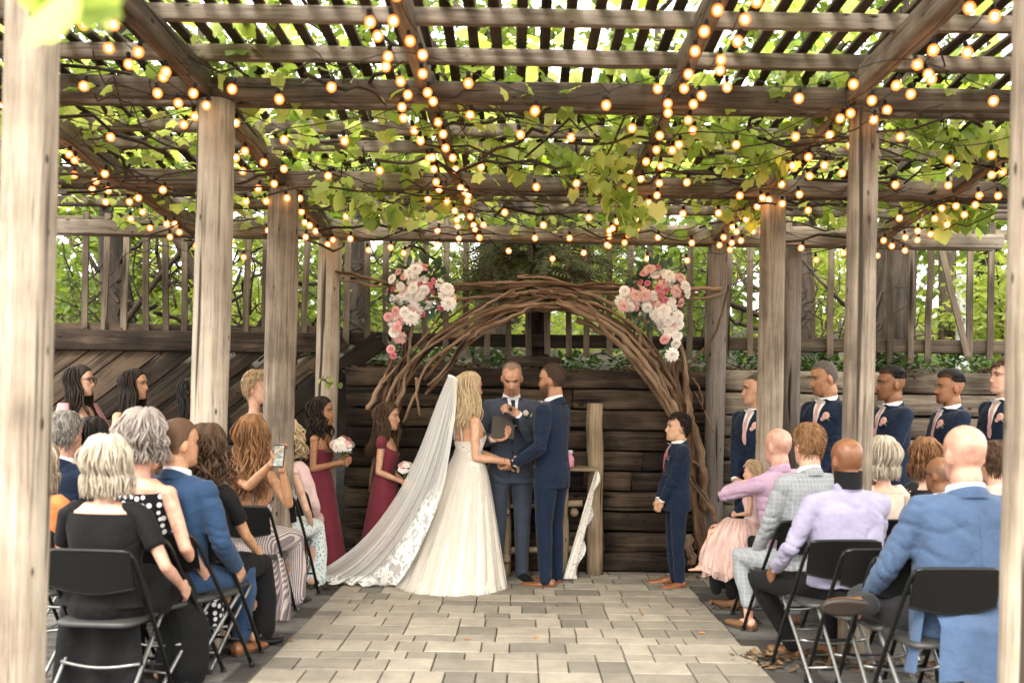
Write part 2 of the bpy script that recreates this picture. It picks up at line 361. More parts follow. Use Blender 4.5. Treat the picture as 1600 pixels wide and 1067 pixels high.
# leaf litter piles beside the aisle
def leafmesh(name, mat_, lobes=False, size=1.0):
    b = MB()
    if not lobes:
        prof = [(0, .0), (.16, .17), (.42, .25), (.72, .17), (1, 0)]
        vs = [(0, y * size, -.03 * size * math.sin(y * 3)) for _, y in [(0, p[0]) for p in prof]]
        L_ = [(-p[1] * size, p[0] * size, .05 * size) for p in prof[1:-1]]; R_ = [(p[1] * size, p[0] * size, .05 * size) for p in prof[1:-1]]
        v = vs + L_ + R_
        f = [(0, 1, 5), (1, 2, 6, 5), (2, 3, 7, 6), (3, 4, 7), (0, 8, 1), (1, 8, 9, 2), (2, 9, 10, 3), (3, 10, 4)]
        b.add(v, f)
    else:   # lobed grape leaf
        out = [(0, 0), (.15, -.13), (.38, -.15), (.53, .05), (.48, .20), (.60, .40), (.55, .58), (.38, .64), (.27, .80), (.11, .95), (0, 1.06)]
        pts = [(x, y) for x, y in out] + [(-x * (1 + .06 * math.sin(y * 9)), y) for x, y in out[-2:0:-1]]
        c = (0, .36); v = [(c[0] * size, c[1] * size, .0)]
        for x, y in pts: v.append((x * size, y * size, size * (-.22 * x * x - .10 * (y - .36) ** 2 + .03 * math.sin(7 * x + 5 * y))))
        n = len(pts); b.add(v, [(0, 1 + i, 1 + (i + 1) % n) for i in range(n)])
    return b.mesh(name, mat_, True)
def scatter(name, leaf_v, leaf_f, spots, mat_, parent=None, seed=1):
    "many small leaves as one mesh; spots: (x,y,z,size,rx,ry,rz)"
    lv = np.array(leaf_v, dtype=np.float32); n = len(spots); k = len(lv)
    S = np.array(spots, dtype=np.float32); out = np.empty((n, k, 3), np.float32)
    cx_, sx_ = np.cos(S[:, 4]), np.sin(S[:, 4]); cy_, sy_ = np.cos(S[:, 5]), np.sin(S[:, 5]); cz_, sz_ = np.cos(S[:, 6]), np.sin(S[:, 6])
    Rm = np.empty((n, 3, 3), np.float32)
    Rm[:, 0, 0] = cz_ * cy_; Rm[:, 0, 1] = cz_ * sy_ * sx_ - sz_ * cx_; Rm[:, 0, 2] = cz_ * sy_ * cx_ + sz_ * sx_
    Rm[:, 1, 0] = sz_ * cy_; Rm[:, 1, 1] = sz_ * sy_ * sx_ + cz_ * cx_; Rm[:, 1, 2] = sz_ * sy_ * cx_ - cz_ * sx_
    Rm[:, 2, 0] = -sy_; Rm[:, 2, 1] = cy_ * sx_; Rm[:, 2, 2] = cy_ * cx_
    out = np.einsum('nij,kj->nki', Rm, lv) * S[:, 3][:, None, None] + S[:, None, :3]
    me = bpy.data.meshes.new(name); fl = [len(f) for f in leaf_f]; nf = len(leaf_f)
    idx = np.concatenate([np.array(f) for f in leaf_f]); nl = len(idx)
    me.vertices.add(n * k); me.vertices.foreach_set('co', out.reshape(-1))
    me.loops.add(n * nl); me.loops.foreach_set('vertex_index', (idx[None, :] + (np.arange(n) * k)[:, None]).reshape(-1).astype(np.int32))
    me.polygons.add(n * nf); st = np.concatenate([[0], np.cumsum(fl)[:-1]])
    me.polygons.foreach_set('loop_start', (st[None, :] + (np.arange(n) * nl)[:, None]).reshape(-1).astype(np.int32))
    me.polygons.foreach_set('use_smooth', np.zeros(n * nf, bool))
    me.materials.append(mat_); me.update(calc_edges=True); me.validate()
    return link(name, me, parent)
SIMPLE_V = [(0, 0, 0), (-.26, .4, .06), (0, .45, -.02), (.26, .4, .06), (0, 1, 0)]; SIMPLE_F = [(0, 2, 1), (0, 3, 2), (1, 2, 4), (2, 3, 4)]
LOBE_V = [(0, .3, 0), (0, 0, 0), (.42, -.1, -.10), (.45, .2, -.02), (.55, .5, -.14), (.36, .64, -.02), (0, 1, -.16), (-.36, .64, -.02), (-.52, .48, -.14), (-.45, .2, -.02), (-.42, -.12, -.10)]
LOBE_F = [(0, 1 + i, 1 + (i + 1) % 10) for i in range(10)]
FERN_V = []; FERN_F = []
for i in range(7):
    t = i / 6; ww = .30 * (1 - t * .8) * (.5 + t if t < .5 else 1)
    for sgn in (-1, 1):
        o_ = len(FERN_V); FERN_V += [(0, t * .85, 0), (0, t * .85 + .06, 0), (sgn * ww, t * .85 + ww * .75, .03), ]; FERN_F.append((o_, o_ + 1, o_ + 2))
def U(a, b): return rng.uniform(a, b)
for px, py, n, rx, ry in ((320, 985, 150, .35, .20), (475, 925, 80, .2, .15), (1155, 948, 90, .25, .12), (1260, 1030, 260, .45, .22), (1420, 1040, 120, .4, .25), (1120, 905, 40, .3, .1)):
    d = F * CAMZ / (py - CY); x = GX(px, d); sp = []
    for i in range(n):
        a, q = U(0, 6.28), math.sqrt(rng.random()); z = .022 + .05 * (1 - q) * rng.random()
        sp.append((x + rx * q * math.cos(a), d + ry * q * math.sin(a), z, U(.03, .085), U(-.5, .5), U(-.5, .5), U(0, 6.28)))
    o = scatter('leaf_litter', SIMPLE_V, SIMPLE_F, sp, M['litter']); o['kind'] = 'stuff'
lf = leafmesh('fallen_leaf', plain('orange_leaf', (.42, .16, .045), .8), False, .09)
k = 0
for px, py, lab in ((452, 1012, 'curled tan leaf at the left edge of the paved aisle'), (770, 948, 'small orange leaf on the pavers in front of the bride'), (738, 1006, 'brown leaf on the pavers near the middle of the aisle'), (1105, 992, 'orange leaf on the pavers near the lilac shirted man'), (1002, 960, 'small tan leaf on the pavers below the ring boy'), (840, 1000, 'dark leaf on the pavers right of the aisle centre')):
    d = F * CAMZ / (py - CY); o = link('fallen_leaf', lf, None, (GX(px, d), d, .03), (U(-.2, .2), U(-.2, .2), U(0, 6)), (U(.5, .9),) * 3); tag(o, lab, 'leaf', 'fallen leaves on the paving')

# ================================================================ timber retaining wall
WY = 9.24
def rough_timber(name, L, h, dpt, mat_, parent, loc, seed, horizontal=True, n=10, jit=.010):
    b = MB(); rings = []; cx = 4
    base = []
    for (a, c) in ((-.90, -1), (0, -1), (.90, -1), (1, -.90), (1, -.35), (1, .35), (1, .90), (.90, 1), (0, 1), (-.90, 1), (-1, .90), (-1, .35), (-1, -.35), (-1, -.90)):
        base.append((a, c))
    for i in range(n + 1):
        t = i / n; x = (t - .5) * L; ring = []
        for j, (a, c) in enumerate(base):
            nv = noise.noise(Vector((x * 2.2 + seed * 5.1, a * 1.4, c * 1.4 + seed)))
            nw = noise.noise(Vector((x * 9 + seed, a * 3, c * 3)))
            ring.append(Vector((x + (nv * .02 if i in (0, n) else 0), a * dpt / 2 + a * (nv * jit * 1.6 + nw * jit * .8), c * h / 2 + c * (nv * jit + nw * jit * .6))))
        rings.append(ring)
    b.loft(rings, True)
    if not horizontal: b.v = [(q[2], q[1], q[0]) for q in b.v]; b.f = [f[::-1] for f in b.f]; 
    return b.build(name, mat_, parent, True, loc)
def timber_wall(label, x0, x1, mat_, rows, ztop, y, seed, dark=None):
    t = empty('timber_wall', ((x0 + x1) / 2, y, 0), 0, label, 'wall'); h = ztop / rows
    rr = random.Random(seed)
    for r in range(rows):
        x = x0 - rr.uniform(0, .5) * (r % 2); z = (r + .5) * h
        while x < x1 - .05:
            L = rr.choice((.45, .9, 1.3, 1.7, 2.1)); xe = min(x + L, x1)
            if x1 - xe < .2: xe = x1
            xs = max(x, x0)
            if xe - xs > .06:
                mm = mat_
                rough_timber('timber', xe - xs - .012, h - .012 - rr.uniform(0, .008), .20 + rr.uniform(-.01, .01), mm, t, ((xs + xe) / 2 - t.location.x, rr.uniform(-.022, .022), z + rr.uniform(-.006, .006)), rr.random() * 60, n=max(4, int((xe - xs) * 6)))
            x = xe
    b = MB(); b.box((0, .17, ztop / 2 - .03), (x1 - x0, .1, ztop - .06)); b.build('backing', M['trunk'], t, False)
    return t
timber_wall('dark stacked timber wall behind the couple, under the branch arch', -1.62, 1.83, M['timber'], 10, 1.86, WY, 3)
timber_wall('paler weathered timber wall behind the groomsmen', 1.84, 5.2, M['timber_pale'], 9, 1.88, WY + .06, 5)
# loose slab on top of the wall, behind the officiant
b_ = rough_timber('timber_offcut', .5, .10, .16, M['timber'], None, (P(832, 572, WY).x, WY, 1.925), 8.8); tag(b_, 'short dark timber block lying on top of the wall between officiant and groom', 'timber')
# diagonal plank fence on the left, behind the bridesmaids
pf = empty('plank_fence', (-3.2, 9.36, 0), 0, 'dark fence of diagonal planks behind the bridesmaids', 'fence')
zb, zt = 1.36, 2.08
for i in range(10):
    xa = -5.4 + i * .34
    a = R(38); L = (zt - zb) / math.sin(a) + .12
    o = rough_timber('plank', L, .175 + .03 * math.sin(i * 7), .045, M['timber'], pf, (xa + .5 + 3.2, .0 + .01 * (i % 2), (zb + zt) / 2), i * 3.3, n=5, jit=.006)
    o.rotation_euler = (0, -a, 0)
o = rough_timber('rail', 3.6, .19, .07, M['timber'], pf, (-.35, -.04, 2.075), 4.4)
for i in range(6):
    rough_timber('board', 3.6, .215, .06, M['timber'], pf, (-.35, -.02, .115 + i * .222), 20 + i)
for x in (-2.2, -.6, 1.0): rough_timber('fence_post', 2.1, .12, .1, M['timber'], pf, (x, .1, 1.05), x, False, 6)

# ================================================================ bank and picket fence above the wall
def bank_z(x, y): return 1.80 + .10 * (y - 9.3) + .05 * math.sin(x * 2.3 + y) * min(1, max(0, y - 9.3)) + .02 * math.sin(x * 7.1)
b = MB(); b.grid(lambda u, v: (lambda x, y: (x, y, bank_z(x, y) if x > -1.75 or y > 9.6 else 1.0))(-20 + 40 * u, 9.28 + 40 * v * v), 90, 24)
struct(b.build('hillside', plain('leafy_soil', (.03, .022, .014), .95, .4, 6.0, .6)))
sp = [(U(-2.0, 5.5), U(9.2, 9.95), 0, U(.05, .11), U(-.6, .6), U(-.6, .6), U(0, 6.28)) for i in range(2600)]
sp = [(x, y, bank_z(x, max(y, 9.28)) + U(.0, .05), s, a, b_, c) for x, y, _, s, a, b_, c in sp]
o = scatter('leaf_litter', SIMPLE_V, SIMPLE_F, sp, M['litter']); o['kind'] = 'stuff'
sp = []
for i in range(260):
    cx_, cy_ = U(-2.0, 5.3), U(9.4, 10.6)
    for j in range(rng.randrange(4, 11)): sp.append((cx_ + U(-.12, .12), cy_ + U(-.1, .1), bank_z(cx_, cy_) + U(.03, .20), U(.06, .13), U(-.2, .9), U(-.5, .5), U(0, 6.28)))
o = scatter('ivy', SIMPLE_V, SIMPLE_F, sp, M['ivy']); o['kind'] = 'stuff'
FY = 9.5
fence = empty('picket_fence', (0, FY, 1.85), 0, 'grey picket fence standing on top of the timber wall', 'fence')
for xa, xb in ((-4.9, -1.85), (-1.83, 1.85), (1.87, 5.1)):
    rough_timber('rail', xb - xa, .125, .05, M['timber'] if xa < 0 else M['picket'], fence, ((xa + xb) / 2, .02, .285 if xa > -4 else .33), xa * 2, n=14)
    rough_timber('rail', xb - xa, .10, .05, M['picket'], fence, ((xa + xb) / 2, .02, 1.36), xa * 2 + 1, n=14)
pk = []
for i in range(5):
    b = MB(); rings = []
    for t in range(7):
        z = (t / 6 - .5) * 1.3; dx = .012 * noise.noise(Vector((z * 2, i * 3.3, 0)))
        rings.append([(dx + a * .028, c * .013, z) for a, c in ((-1, -1), (1, -1), (1, 1), (-1, 1))])
    b.loft(rings); pk.append(b.mesh('picket', M['picket'], False))
x = -4.75; i = 0
while x < 5.0:
    if abs(x - 2.72) > .06 and rng.random() > .06:
        link('picket', pk[i % 5], fence, (x + U(-.015, .015), -.025, .80 + U(-.03, .03)), (0, U(-.02, .02), 0))
    x += .192; i += 1
o = link('picket', pk[2], fence, (GX(1478, FY), -.055, .82), (0, R(-14), 0)); o['label'] = 'loose picket leaning askew'

# ================================================================ pergola
perg = empty('pergola', (0, 6.0, 0), 0, 'weathered wooden pergola with log posts over the seats and aisle', 'pergola')
def roofz(d): return interp(d, [1, 4.0, 6.0, 7.5, 8.8, 10], [3.42, 3.38, 3.33, 3.14, 3.0, 2.95])
def log_post(name, x, d, ztop, r, mat_, seed, lean=0.0, square=0.0):
    b = MB(); rings = []; n = 16
    for i in range(19):
        t = i / 18; z = t * ztop; ring = []
        for k in range(n):
            an = 2 * math.pi * k / n; c, s_ = math.cos(an), math.sin(an)
            q = 1 / (abs(c) ** (2 + 6 * square) + abs(s_) ** (2 + 6 * square)) ** (1 / (2 + 6 * square))
            nv = noise.noise(Vector((c * 1.2 + seed * 7, s_ * 1.2, z * 1.1))); nw = noise.noise(Vector((c * 3 + seed, s_ * 3, z * 3.5)))
            rr = r * q * (1.03 - .05 * t + .07 * nv + .025 * nw)
            ring.append((rr * c + lean * t + .03 * r * nv, rr * s_, z))
        rings.append(ring)
    b.loft(rings); return b.build(name, mat_, perg, True, (x, d - 6.0, 0))
D1, D2, D3, D4 = 3.85, 6.0, 7.55, 8.98
posts = [(-1.935, D1, .094, .12), (1.975, D1, .10, .1), (GX(322, D2), D2, .110, .0), (GX(1336, D2), D2, .088, .0), (GX(431, D3), D3, .118, .0), (GX(1198, D3), D3, .098, .0), (GX(505, D4), D4, .105, .0), (GX(1113, D4), D4, .088, .0)]
for i, (x, d, r, sq) in enumerate(posts):
    log_post('post', x, d, roofz(d), r, M['greypost'] if i == 7 else M['post'], i * 2.7 + 1, .03 if x < 0 else .02, sq)
log_post('post', GX(1234, 9.08), 9.08, 3.0, .072, M['greypost'], 44, 0, .4)
def beam(name, a, b_, h, wdt, mat_, seed, n=12, jit=.006):
    a, b_ = Vector(a), Vector(b_); d = b_ - a
    o = rough_timber(name, d.length, h, wdt, mat_, perg, (a + b_) / 2 - Vector((0, 6.0, 0)), seed, True, n, jit)
    o.rotation_euler = (0, -math.asin(d.z / d.length), math.atan2(d.y, d.x)); return o
# cross beams on the posts
for i, d in enumerate((D1, D2, D3, D4)):
    z = roofz(d)
    beam('cross_beam', (-4.3, d - .03, z + .075), (4.3, d - .03, z + .055), .125, .07, M['beam'], i + .3, 20)
    if d > 5: beam('cross_beam', (-4.3, d + .16, z + .09), (4.3, d + .16, z + .07), .13, .06, M['beam'], i + 9.3, 20)
# lengthwise beams
LX = [(-3.2, -2.95), (-1.93, -1.76), (-.63, -.44), (.92, .82), (1.98, 1.72), (3.35, 3.2)]
def lx(k, d): return interp(d, [5.5, 8.8], LX[k]) if d > 5.5 else LX[k][0]
for k in range(6):
    for da, db in ((1.0, D1), (D1, D2), (D2, D3), (D3, D4)):
        za = roofz(da) - (.0 if k in (0, 1, 4, 5) else -.06); zb_ = roofz(db) - (.0 if k in (0, 1, 4, 5) else -.06)
        beam('long_beam', (lx(k, da + .05), da + .05, za + .085 + (.004 * k)), (lx(k, db - .06), db - .06, zb_ + .085 + (.004 * k)), .15, .075, M['beam'], k * 5 + da, 8)
# purlins across, laths lengthwise
pd = [4.3, 4.75, 5.2, 5.75, 6.45, 6.9, 7.2, 7.95, 8.3, 8.6]
for i, d in enumerate(pd):
    beam('purlin', (-4.2, d, roofz(d) + .215 + U(-.01, .01)), (4.2, d, roofz(d) + .2 + U(-.01, .01)), .085, .05, M['beam'], i * 1.9 + 50, 16)
x = -4.0; i = 0
while x < 4.05:
    za, zb_, zc = roofz(3.4) + .285, roofz(6.0) + .285, roofz(8.9) + .29
    j1, j2 = U(-.03, .03), U(-.03, .03)
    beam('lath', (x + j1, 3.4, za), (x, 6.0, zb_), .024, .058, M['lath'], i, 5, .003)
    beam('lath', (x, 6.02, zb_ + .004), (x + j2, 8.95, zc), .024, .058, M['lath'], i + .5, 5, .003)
    x += .137; i += 1

# ================================================================ log table behind the couple
lt = empty('log_table', (GX(835, 8.85), 8.85, 0), 0, 'rustic log table with two tall posts behind the couple', 'table')
lo = lt.location
def log_piece(name, a, b_, r, mat_, seed, n=10, par=None, off=None, flat=1.0):
    a, b_ = Vector(a), Vector(b_); pts = [a.lerp(b_, t / 8) for t in range(9)]; b = MB()
    rad = [r * (1 + .12 * noise.noise(Vector((t * .7 + seed * 3, seed, 0)))) for t in range(9)]
    for t in range(1, 8): pts[t] = pts[t] + Vector((noise.noise(Vector((t * .5, seed, 1))), 0, noise.noise(Vector((t * .5, seed, 5))))) * r * .25
    b.tube([p - off for p in pts], rad, n, jit=.05, seed=seed, flat=flat); return b.build(name, mat_, par)
def PT(px, py, d): return P(px, py, d)
for px, top in ((930, 630), (735, 632)):
    a = PT(px - 1, 893, 8.9); a.z = 0.012; log_piece('post', a, PT(px, top, 8.9), .073, M['log'], px, 12, lt, lo)
for px, top, bt in ((880, 760, 905), (790, 760, 903)):
    a = PT(px, bt, 8.72); a.z = .012; log_piece('leg', a, PT(px, top - 30, 8.72), .048, M['log'], px, 10, lt, lo)
for py, dd in ((789, 8.75), (860, 8.75)): log_piece('crossbar', PT(770, py, dd), PT(910, py - 3, dd), .03, M['log'], py, 9, lt, lo)
for px in (790, 897):
    for py in (800, 873): log_piece('end_log', PT(px, py, 8.6), PT(px + 1, py, 8.98), .036, M['log'], py + px, 10, lt, lo)
a = (PT(760, 731, 8.7), PT(934, 731, 8.7))
b = MB(); b.box(((a[0].x + a[1].x) / 2 - lo.x, -.02, a[0].z), (a[1].x - a[0].x, .34, .028)); b.build('table_board', M['log'], lt, False)
tz = a[0].z + .016
jar = empty('glass_jar', (GX(888, 8.72), 8.72, tz), 0, 'pink glass jar on the end of the log table board', 'jar')
b = MB(); prof = [(.0, .0), (.036, .0), (.044, .012), (.046, .06), (.042, .085), (.026, .105), (.026, .118)]
b.loft([[(r_ * math.cos(k * math.pi / 8), r_ * math.sin(k * math.pi / 8), z) for k in range(16)] for r_, z in prof[1:]]); b.build('body', plain('pink_sand', (.72, .30, .38), .3, .08), jar)
b = MB(); b.loft([[(r_ * math.cos(k * math.pi / 8), r_ * math.sin(k * math.pi / 8), z) for k in range(16)] for r_, z in ((.028, .119), (.034, .126), (.034, .145), (.027, .15))]); b.build('neck', plain('clear_rim', (.6, .58, .55), .1), jar)
def lacemat(name, c, thr=.5, scale=60, base=.12, edge=None):
    m, t, bs, o = newmat(name)
    tcn = N(t, 'ShaderNodeTexCoord'); vo = N(t, 'ShaderNodeTexVoronoi', Scale=scale); vo.feature = 'F1'; t.links.new(tcn.outputs['Object'], vo.inputs['Vector'])
    nn = N(t, 'ShaderNodeTexNoise', Scale=scale * .35, Detail=3.0); t.links.new(tcn.outputs['Object'], nn.inputs['Vector'])
    a = N(t, 'ShaderNodeMath', operation='ADD'); t.links.new(vo.outputs['Distance'], a.inputs[0]); t.links.new(nn.outputs['Fac'], a.inputs[1])
    rp = ramp(t, [(thr, base), (thr + .08, .95)], a.outputs[0])
    bs.inputs['Base Color'].default_value = (*c, 1); bs.inputs['Roughness'].default_value = .8
    t.links.new(rp.outputs[0], bs.inputs['Alpha']); return m
b = MB()
lacem = lacemat('lace_cloth', (.78, .74, .68), .75, 60, .5)
def lace_fn(u, v):
    py = 736 + 168 * v; pxl = 935 - 34 * v ** 1.1 - (4 + 17 * v ** .7) * (1 - u) + (5 * math.sin(v * 19) if u > .9 else 0)
    p = P(pxl, py, 8.52 + .12 * (1 - v) - .03 * math.sin(u * 9 + v * 3)); return (p.x - lo.x, p.y - lo.y, max(p.z, .03))
b.grid(lace_fn, 8, 22); o = b.build('lace_runner', lacem, None, True, lo); tag(o, 'white lace runner hanging from the log table board to the ground', 'cloth')

# ================================================================ branch arch
arch = empty('branch_arch', (GX(840, 8.75), 8.75, 0), 0, 'wedding arch of twisted peeled branches in front of the timber wall', 'arch'); ao = arch.location
ar = random.Random(11)
def branch(pts, r0, r1, seed, knots=True):
    cp = catmull([P(x, y, d + .18) - ao for x, y, d in pts], 5); n = len(cp); rad = []
    for i in range(n):
        t = i / (n - 1); q = r0 + (r1 - r0) * t
        q *= 1 + .16 * noise.noise(Vector((i * .8, seed * 3.7, 0)))
        if knots and (i + seed) % 9 == 0: q *= 1.22
        rad.append(q)
    j = .012
    for i in range(1, n - 1): cp[i] = cp[i] + Vector((noise.noise(Vector((i * .55, seed, 2))), noise.noise(Vector((i * .55, seed, 4))), noise.noise(Vector((i * .55, seed, 6))))) * (j + r0 * .5)
    b = MB(); b.tube(cp, [q_ * .86 for q_ in rad], 9, jit=.15, seed=seed); return b.build('branch', M['branch'], arch)
s_ = 0
def many(guide, n, jx, jy, r0, r1, t0=(0, .2), t1=(.8, 1)):
    global s_
    g = catmull([Vector((x, y, d * 100)) for x, y, d in guide], 8)
    for k in range(n):
        a = ar.uniform(*t0); e = ar.uniform(*t1); m_ = 7; ox, oy, od = ar.uniform(-jx, jx), ar.uniform(-jy, jy), ar.uniform(-.12, .12); pts = []
        for i in range(m_):
            f = (a + (e - a) * i / (m_ - 1)) * (len(g) - 1); i0 = min(int(f), len(g) - 2); q = g[i0].lerp(g[i0 + 1], f - i0)
            pts.append((q.x + ox + ar.uniform(-1, 1) * jx * .35, q.y + oy + ar.uniform(-1, 1) * jy * .35, q.z / 100 + od))
        s_ += 1; branch(pts, ar.uniform(*r0), ar.uniform(*r1), s_)
many([(592, 888, 8.75), (598, 760, 8.75), (612, 640, 8.75), (628, 540, 8.75), (640, 450, 8.75)], 8, 16, 8, (.022, .036), (.010, .02))
many([(590, 760, 8.7), (606, 650, 8.7), (650, 560, 8.7), (720, 500, 8.72), (800, 468, 8.75), (880, 462, 8.75), (960, 490, 8.72), (1030, 560, 8.7), (1072, 640, 8.7), (1090, 760, 8.7)], 9, 13, 20, (.010, .034), (.008, .022), (0, .45), (.5, 1))
many([(640, 640, 8.7), (690, 575, 8.7), (740, 520, 8.72), (820, 480, 8.75), (900, 475, 8.75)], 3, 8, 12, (.016, .028), (.012, .02))
many([(860, 470, 8.72), (930, 500, 8.7), (990, 555, 8.7), (1040, 620, 8.7), (1076, 700, 8.7)], 4, 12, 14, (.02, .034), (.014, .026))
many([(1098, 890, 8.72), (1090, 780, 8.72), (1074, 680, 8.72), (1058, 590, 8.72), (1046, 480, 8.72)], 8, 17, 8, (.03, .044), (.012, .022))
many([(610, 465, 8.72), (700, 458, 8.72), (800, 452, 8.72), (900, 452, 8.72), (1000, 457, 8.72), (1090, 460, 8.72)], 8, 12, 13, (.010, .026), (.007, .02), (0, .5), (.5, 1))
for pts, r0, r1 in (
    ([(524, 424, 8.7), (575, 434, 8.7), (640, 452, 8.7)], .013, .02), ([(530, 436, 8.72), (590, 447, 8.7), (660, 455, 8.7)], .011, .018), ([(527, 428, 8.74), (600, 440, 8.72), (690, 462, 8.72)], .01, .016),
    ([(808, 433, 8.68), (860, 434, 8.68), (910, 455, 8.68), (970, 480, 8.68), (1030, 515, 8.68)], .016, .02), ([(1050, 452, 8.65), (1090, 452, 8.65), (1128, 452, 8.65)], .024, .022),
    ([(1060, 470, 8.62), (1100, 466, 8.62), (1135, 458, 8.62)], .012, .01), ([(1138, 446, 8.6), (1128, 490, 8.6), (1112, 530, 8.6), (1085, 560, 8.62), (1074, 580, 8.65)], .010, .014),
    ([(612, 420, 8.7), (606, 450, 8.7), (604, 500, 8.7)], .012, .016), ([(1064, 395, 8.72), (1062, 440, 8.72), (1060, 500, 8.72)], .01, .014), ([(690, 412, 8.7), (680, 425, 8.7), (666, 446, 8.7)], .012, .014), ([(575, 640, 8.65), (590, 610, 8.65), (606, 580, 8.68)], .028, .024),
    ([(1082, 590, 8.6), (1096, 615, 8.6), (1098, 640, 8.6)], .010, .007), ([(1085, 612, 8.6), (1100, 640, 8.6), (1116, 676, 8.6)], .009, .006), ([(1078, 745, 8.6), (1092, 765, 8.58), (1112, 795, 8.56), (1118, 815, 8.55)], .022, .026), ([(1080, 720, 8.6), (1094, 728, 8.6), (1105, 738, 8.6)], .016, .018),
    ([(980, 500, 8.66), (1000, 520, 8.66), (1000, 545, 8.66), (1022, 548, 8.66)], .017, .022), ([(650, 590, 8.66), (652, 620, 8.66), (656, 650, 8.66)], .016, .012), ([(735, 520, 8.66), (672, 565, 8.66), (650, 612, 8.66), (630, 660, 8.66)], .018, .012), ([(596, 600, 8.62), (630, 560, 8.64), (668, 520, 8.66), (690, 490, 8.66)], .012, .010),
    ([(1082, 880, 8.6), (1078, 860, 8.6), (1074, 835, 8.62)], .042, .04), ([(598, 885, 8.62), (602, 850, 8.62), (600, 800, 8.62)], .03, .03)):
    s_ += 1; branch(pts, r0, r1, s_)
# flowers
def petalflower(name, mats, layers, size):
    b = MB(); fr = random.Random(len(name) + len(layers))
    for (n, r0, h, open_, pw) in layers:
        off = fr.random() * 6
        for k in range(n):
            an = off + 2 * math.pi * k / n + fr.uniform(-.1, .1); c, s = math.cos(an), math.sin(an)
            def fn(u, v):
                uu = (u - .5) * 2; wd = pw * math.sin(math.pi * (.16 + .62 * v)) * uu
                rad_ = r0 * (.25 + .75 * v) + open_ * v * v + .10 * (uu * uu) * -r0; zz = h * (math.sin(v * 1.7)) - open_ * .5 * v ** 3 - .15 * h * uu * uu * v
                return ((c * rad_ - s * wd) * size, (s * rad_ + c * wd) * size, zz * size)
            b.grid(fn, 4, 4)
    b.ell((0, 0, .12 * size), (.2 * size, .2 * size, .2 * size), None, 8, 5); 
    return b.mesh(name, mats)
ROSE = [(3, .16, .52, .0, .26), (4, .27, .50, .03, .34), (5, .40, .42, .12, .40), (6, .50, .30, .25, .44)]
PUFF = [(5, .2, .55, .0, .16), (8, .36, .5, .08, .17), (10, .52, .40, .18, .18), (12, .62, .24, .30, .19), (12, .66, .08, .34, .2)]
BUD = [(3, .15, .55, -.02, .26), (4, .26, .52, -.02, .32)]
fl = {}
for nm, c, lay in (('white_rose', (.80, .74, .66), ROSE), ('blush_rose', (.70, .33, .31), ROSE), ('pink_rose', (.56, .14, .19), ROSE), ('white_peony', (.82, .75, .69), PUFF), ('blush_bloom', (.72, .43, .38), PUFF), ('pink_bud', (.55, .10, .17), BUD), ('white_bud', (.8, .77, .7), BUD)):
    fl[nm] = petalflower(nm, plain(nm + '_petal', c, .6, .08, 60), lay, 1.0)
euc = leafmesh('eucalyptus_leaf', leafmat('eucalyptus', [(.05, .10, .06), (.09, .15, .10), (.15, .21, .15), (.04, .08, .035)], .2), False, 1.0)
def arrangement(label, pts_px, d, seed, n=44):
    fr = random.Random(seed); c = P(*pts_px[0], d); a = empty('flower_arrangement', c, 0, label, 'flowers', 'flower clusters on the arch')
    big = ['white_peony', 'blush_rose', 'white_rose', 'white_rose', 'white_peony', 'blush_bloom']; placed = []
    for (px, py, rr, w_) in pts_px[1:]:
        for k in range(w_):
            for tr in range(20):
                an, q = fr.uniform(0, 6.28), math.sqrt(fr.random()) * rr; x, y = px + q * math.cos(an), py + q * math.sin(an)
                if all((x - a_) ** 2 + (y - b_) ** 2 > 8.3 ** 2 for a_, b_ in placed): break
            else: continue
            placed.append((x, y)); nm = big[fr.randrange(6)] if fr.random() < .72 else fr.choice(('pink_bud', 'white_bud', 'pink_rose'))
            sz = {'white_peony': .062, 'white_rose': .056, 'blush_rose': .05, 'blush_bloom': .055, 'pink_rose': .038, 'pink_bud': .03, 'white_bud': .028}[nm] * fr.uniform(1.0, 1.22)
            p = P(x, y, d - .12 + fr.uniform(-.03, .05) + .0009 * q) - c
            dv = Vector(((x - px) / 45, -1.0, -(y - py) / 45)); dv = dv + Vector((fr.uniform(-.3, .3), 0, fr.uniform(-.3, .3)))
            link(nm, fl[nm], a, p, dv.to_track_quat('Z', 'Y').to_euler(), (sz,) * 3)
    for (px, py, rr, w_) in pts_px[1:]:
        for k in range(w_ * 4):
            an = fr.uniform(0, 6.28); q = rr * fr.uniform(.4, 1.08); p = P(px + q * math.cos(an), py + q * math.sin(an), d - fr.uniform(-.03, .06)) - c
            dv = Vector((math.cos(an), -.5, -math.sin(an))) + Vector((fr.uniform(-.6, .6), fr.uniform(-.6, .3), fr.uniform(-.6, .6)))
            link('eucalyptus_leaf', euc, a, p, dv.to_track_quat('Y', 'Z').to_euler(), (fr.uniform(.065, .12),) * 3)
arrangement('pink and white flower cluster on the left shoulder of the branch arch', [(645, 470), (652, 450, 42, 44), (690, 466, 18, 8), (626, 486, 22, 9), (617, 522, 13, 4), (612, 550, 7, 2)], 8.6, 1)
arrangement('pink and white flower cluster on the right shoulder of the branch arch', [(1025, 465), (1030, 460, 44, 44), (988, 468, 18, 8), (1044, 492, 22, 9), (1047, 526, 14, 5), (1050, 554, 8, 2)], 8.5, 2)

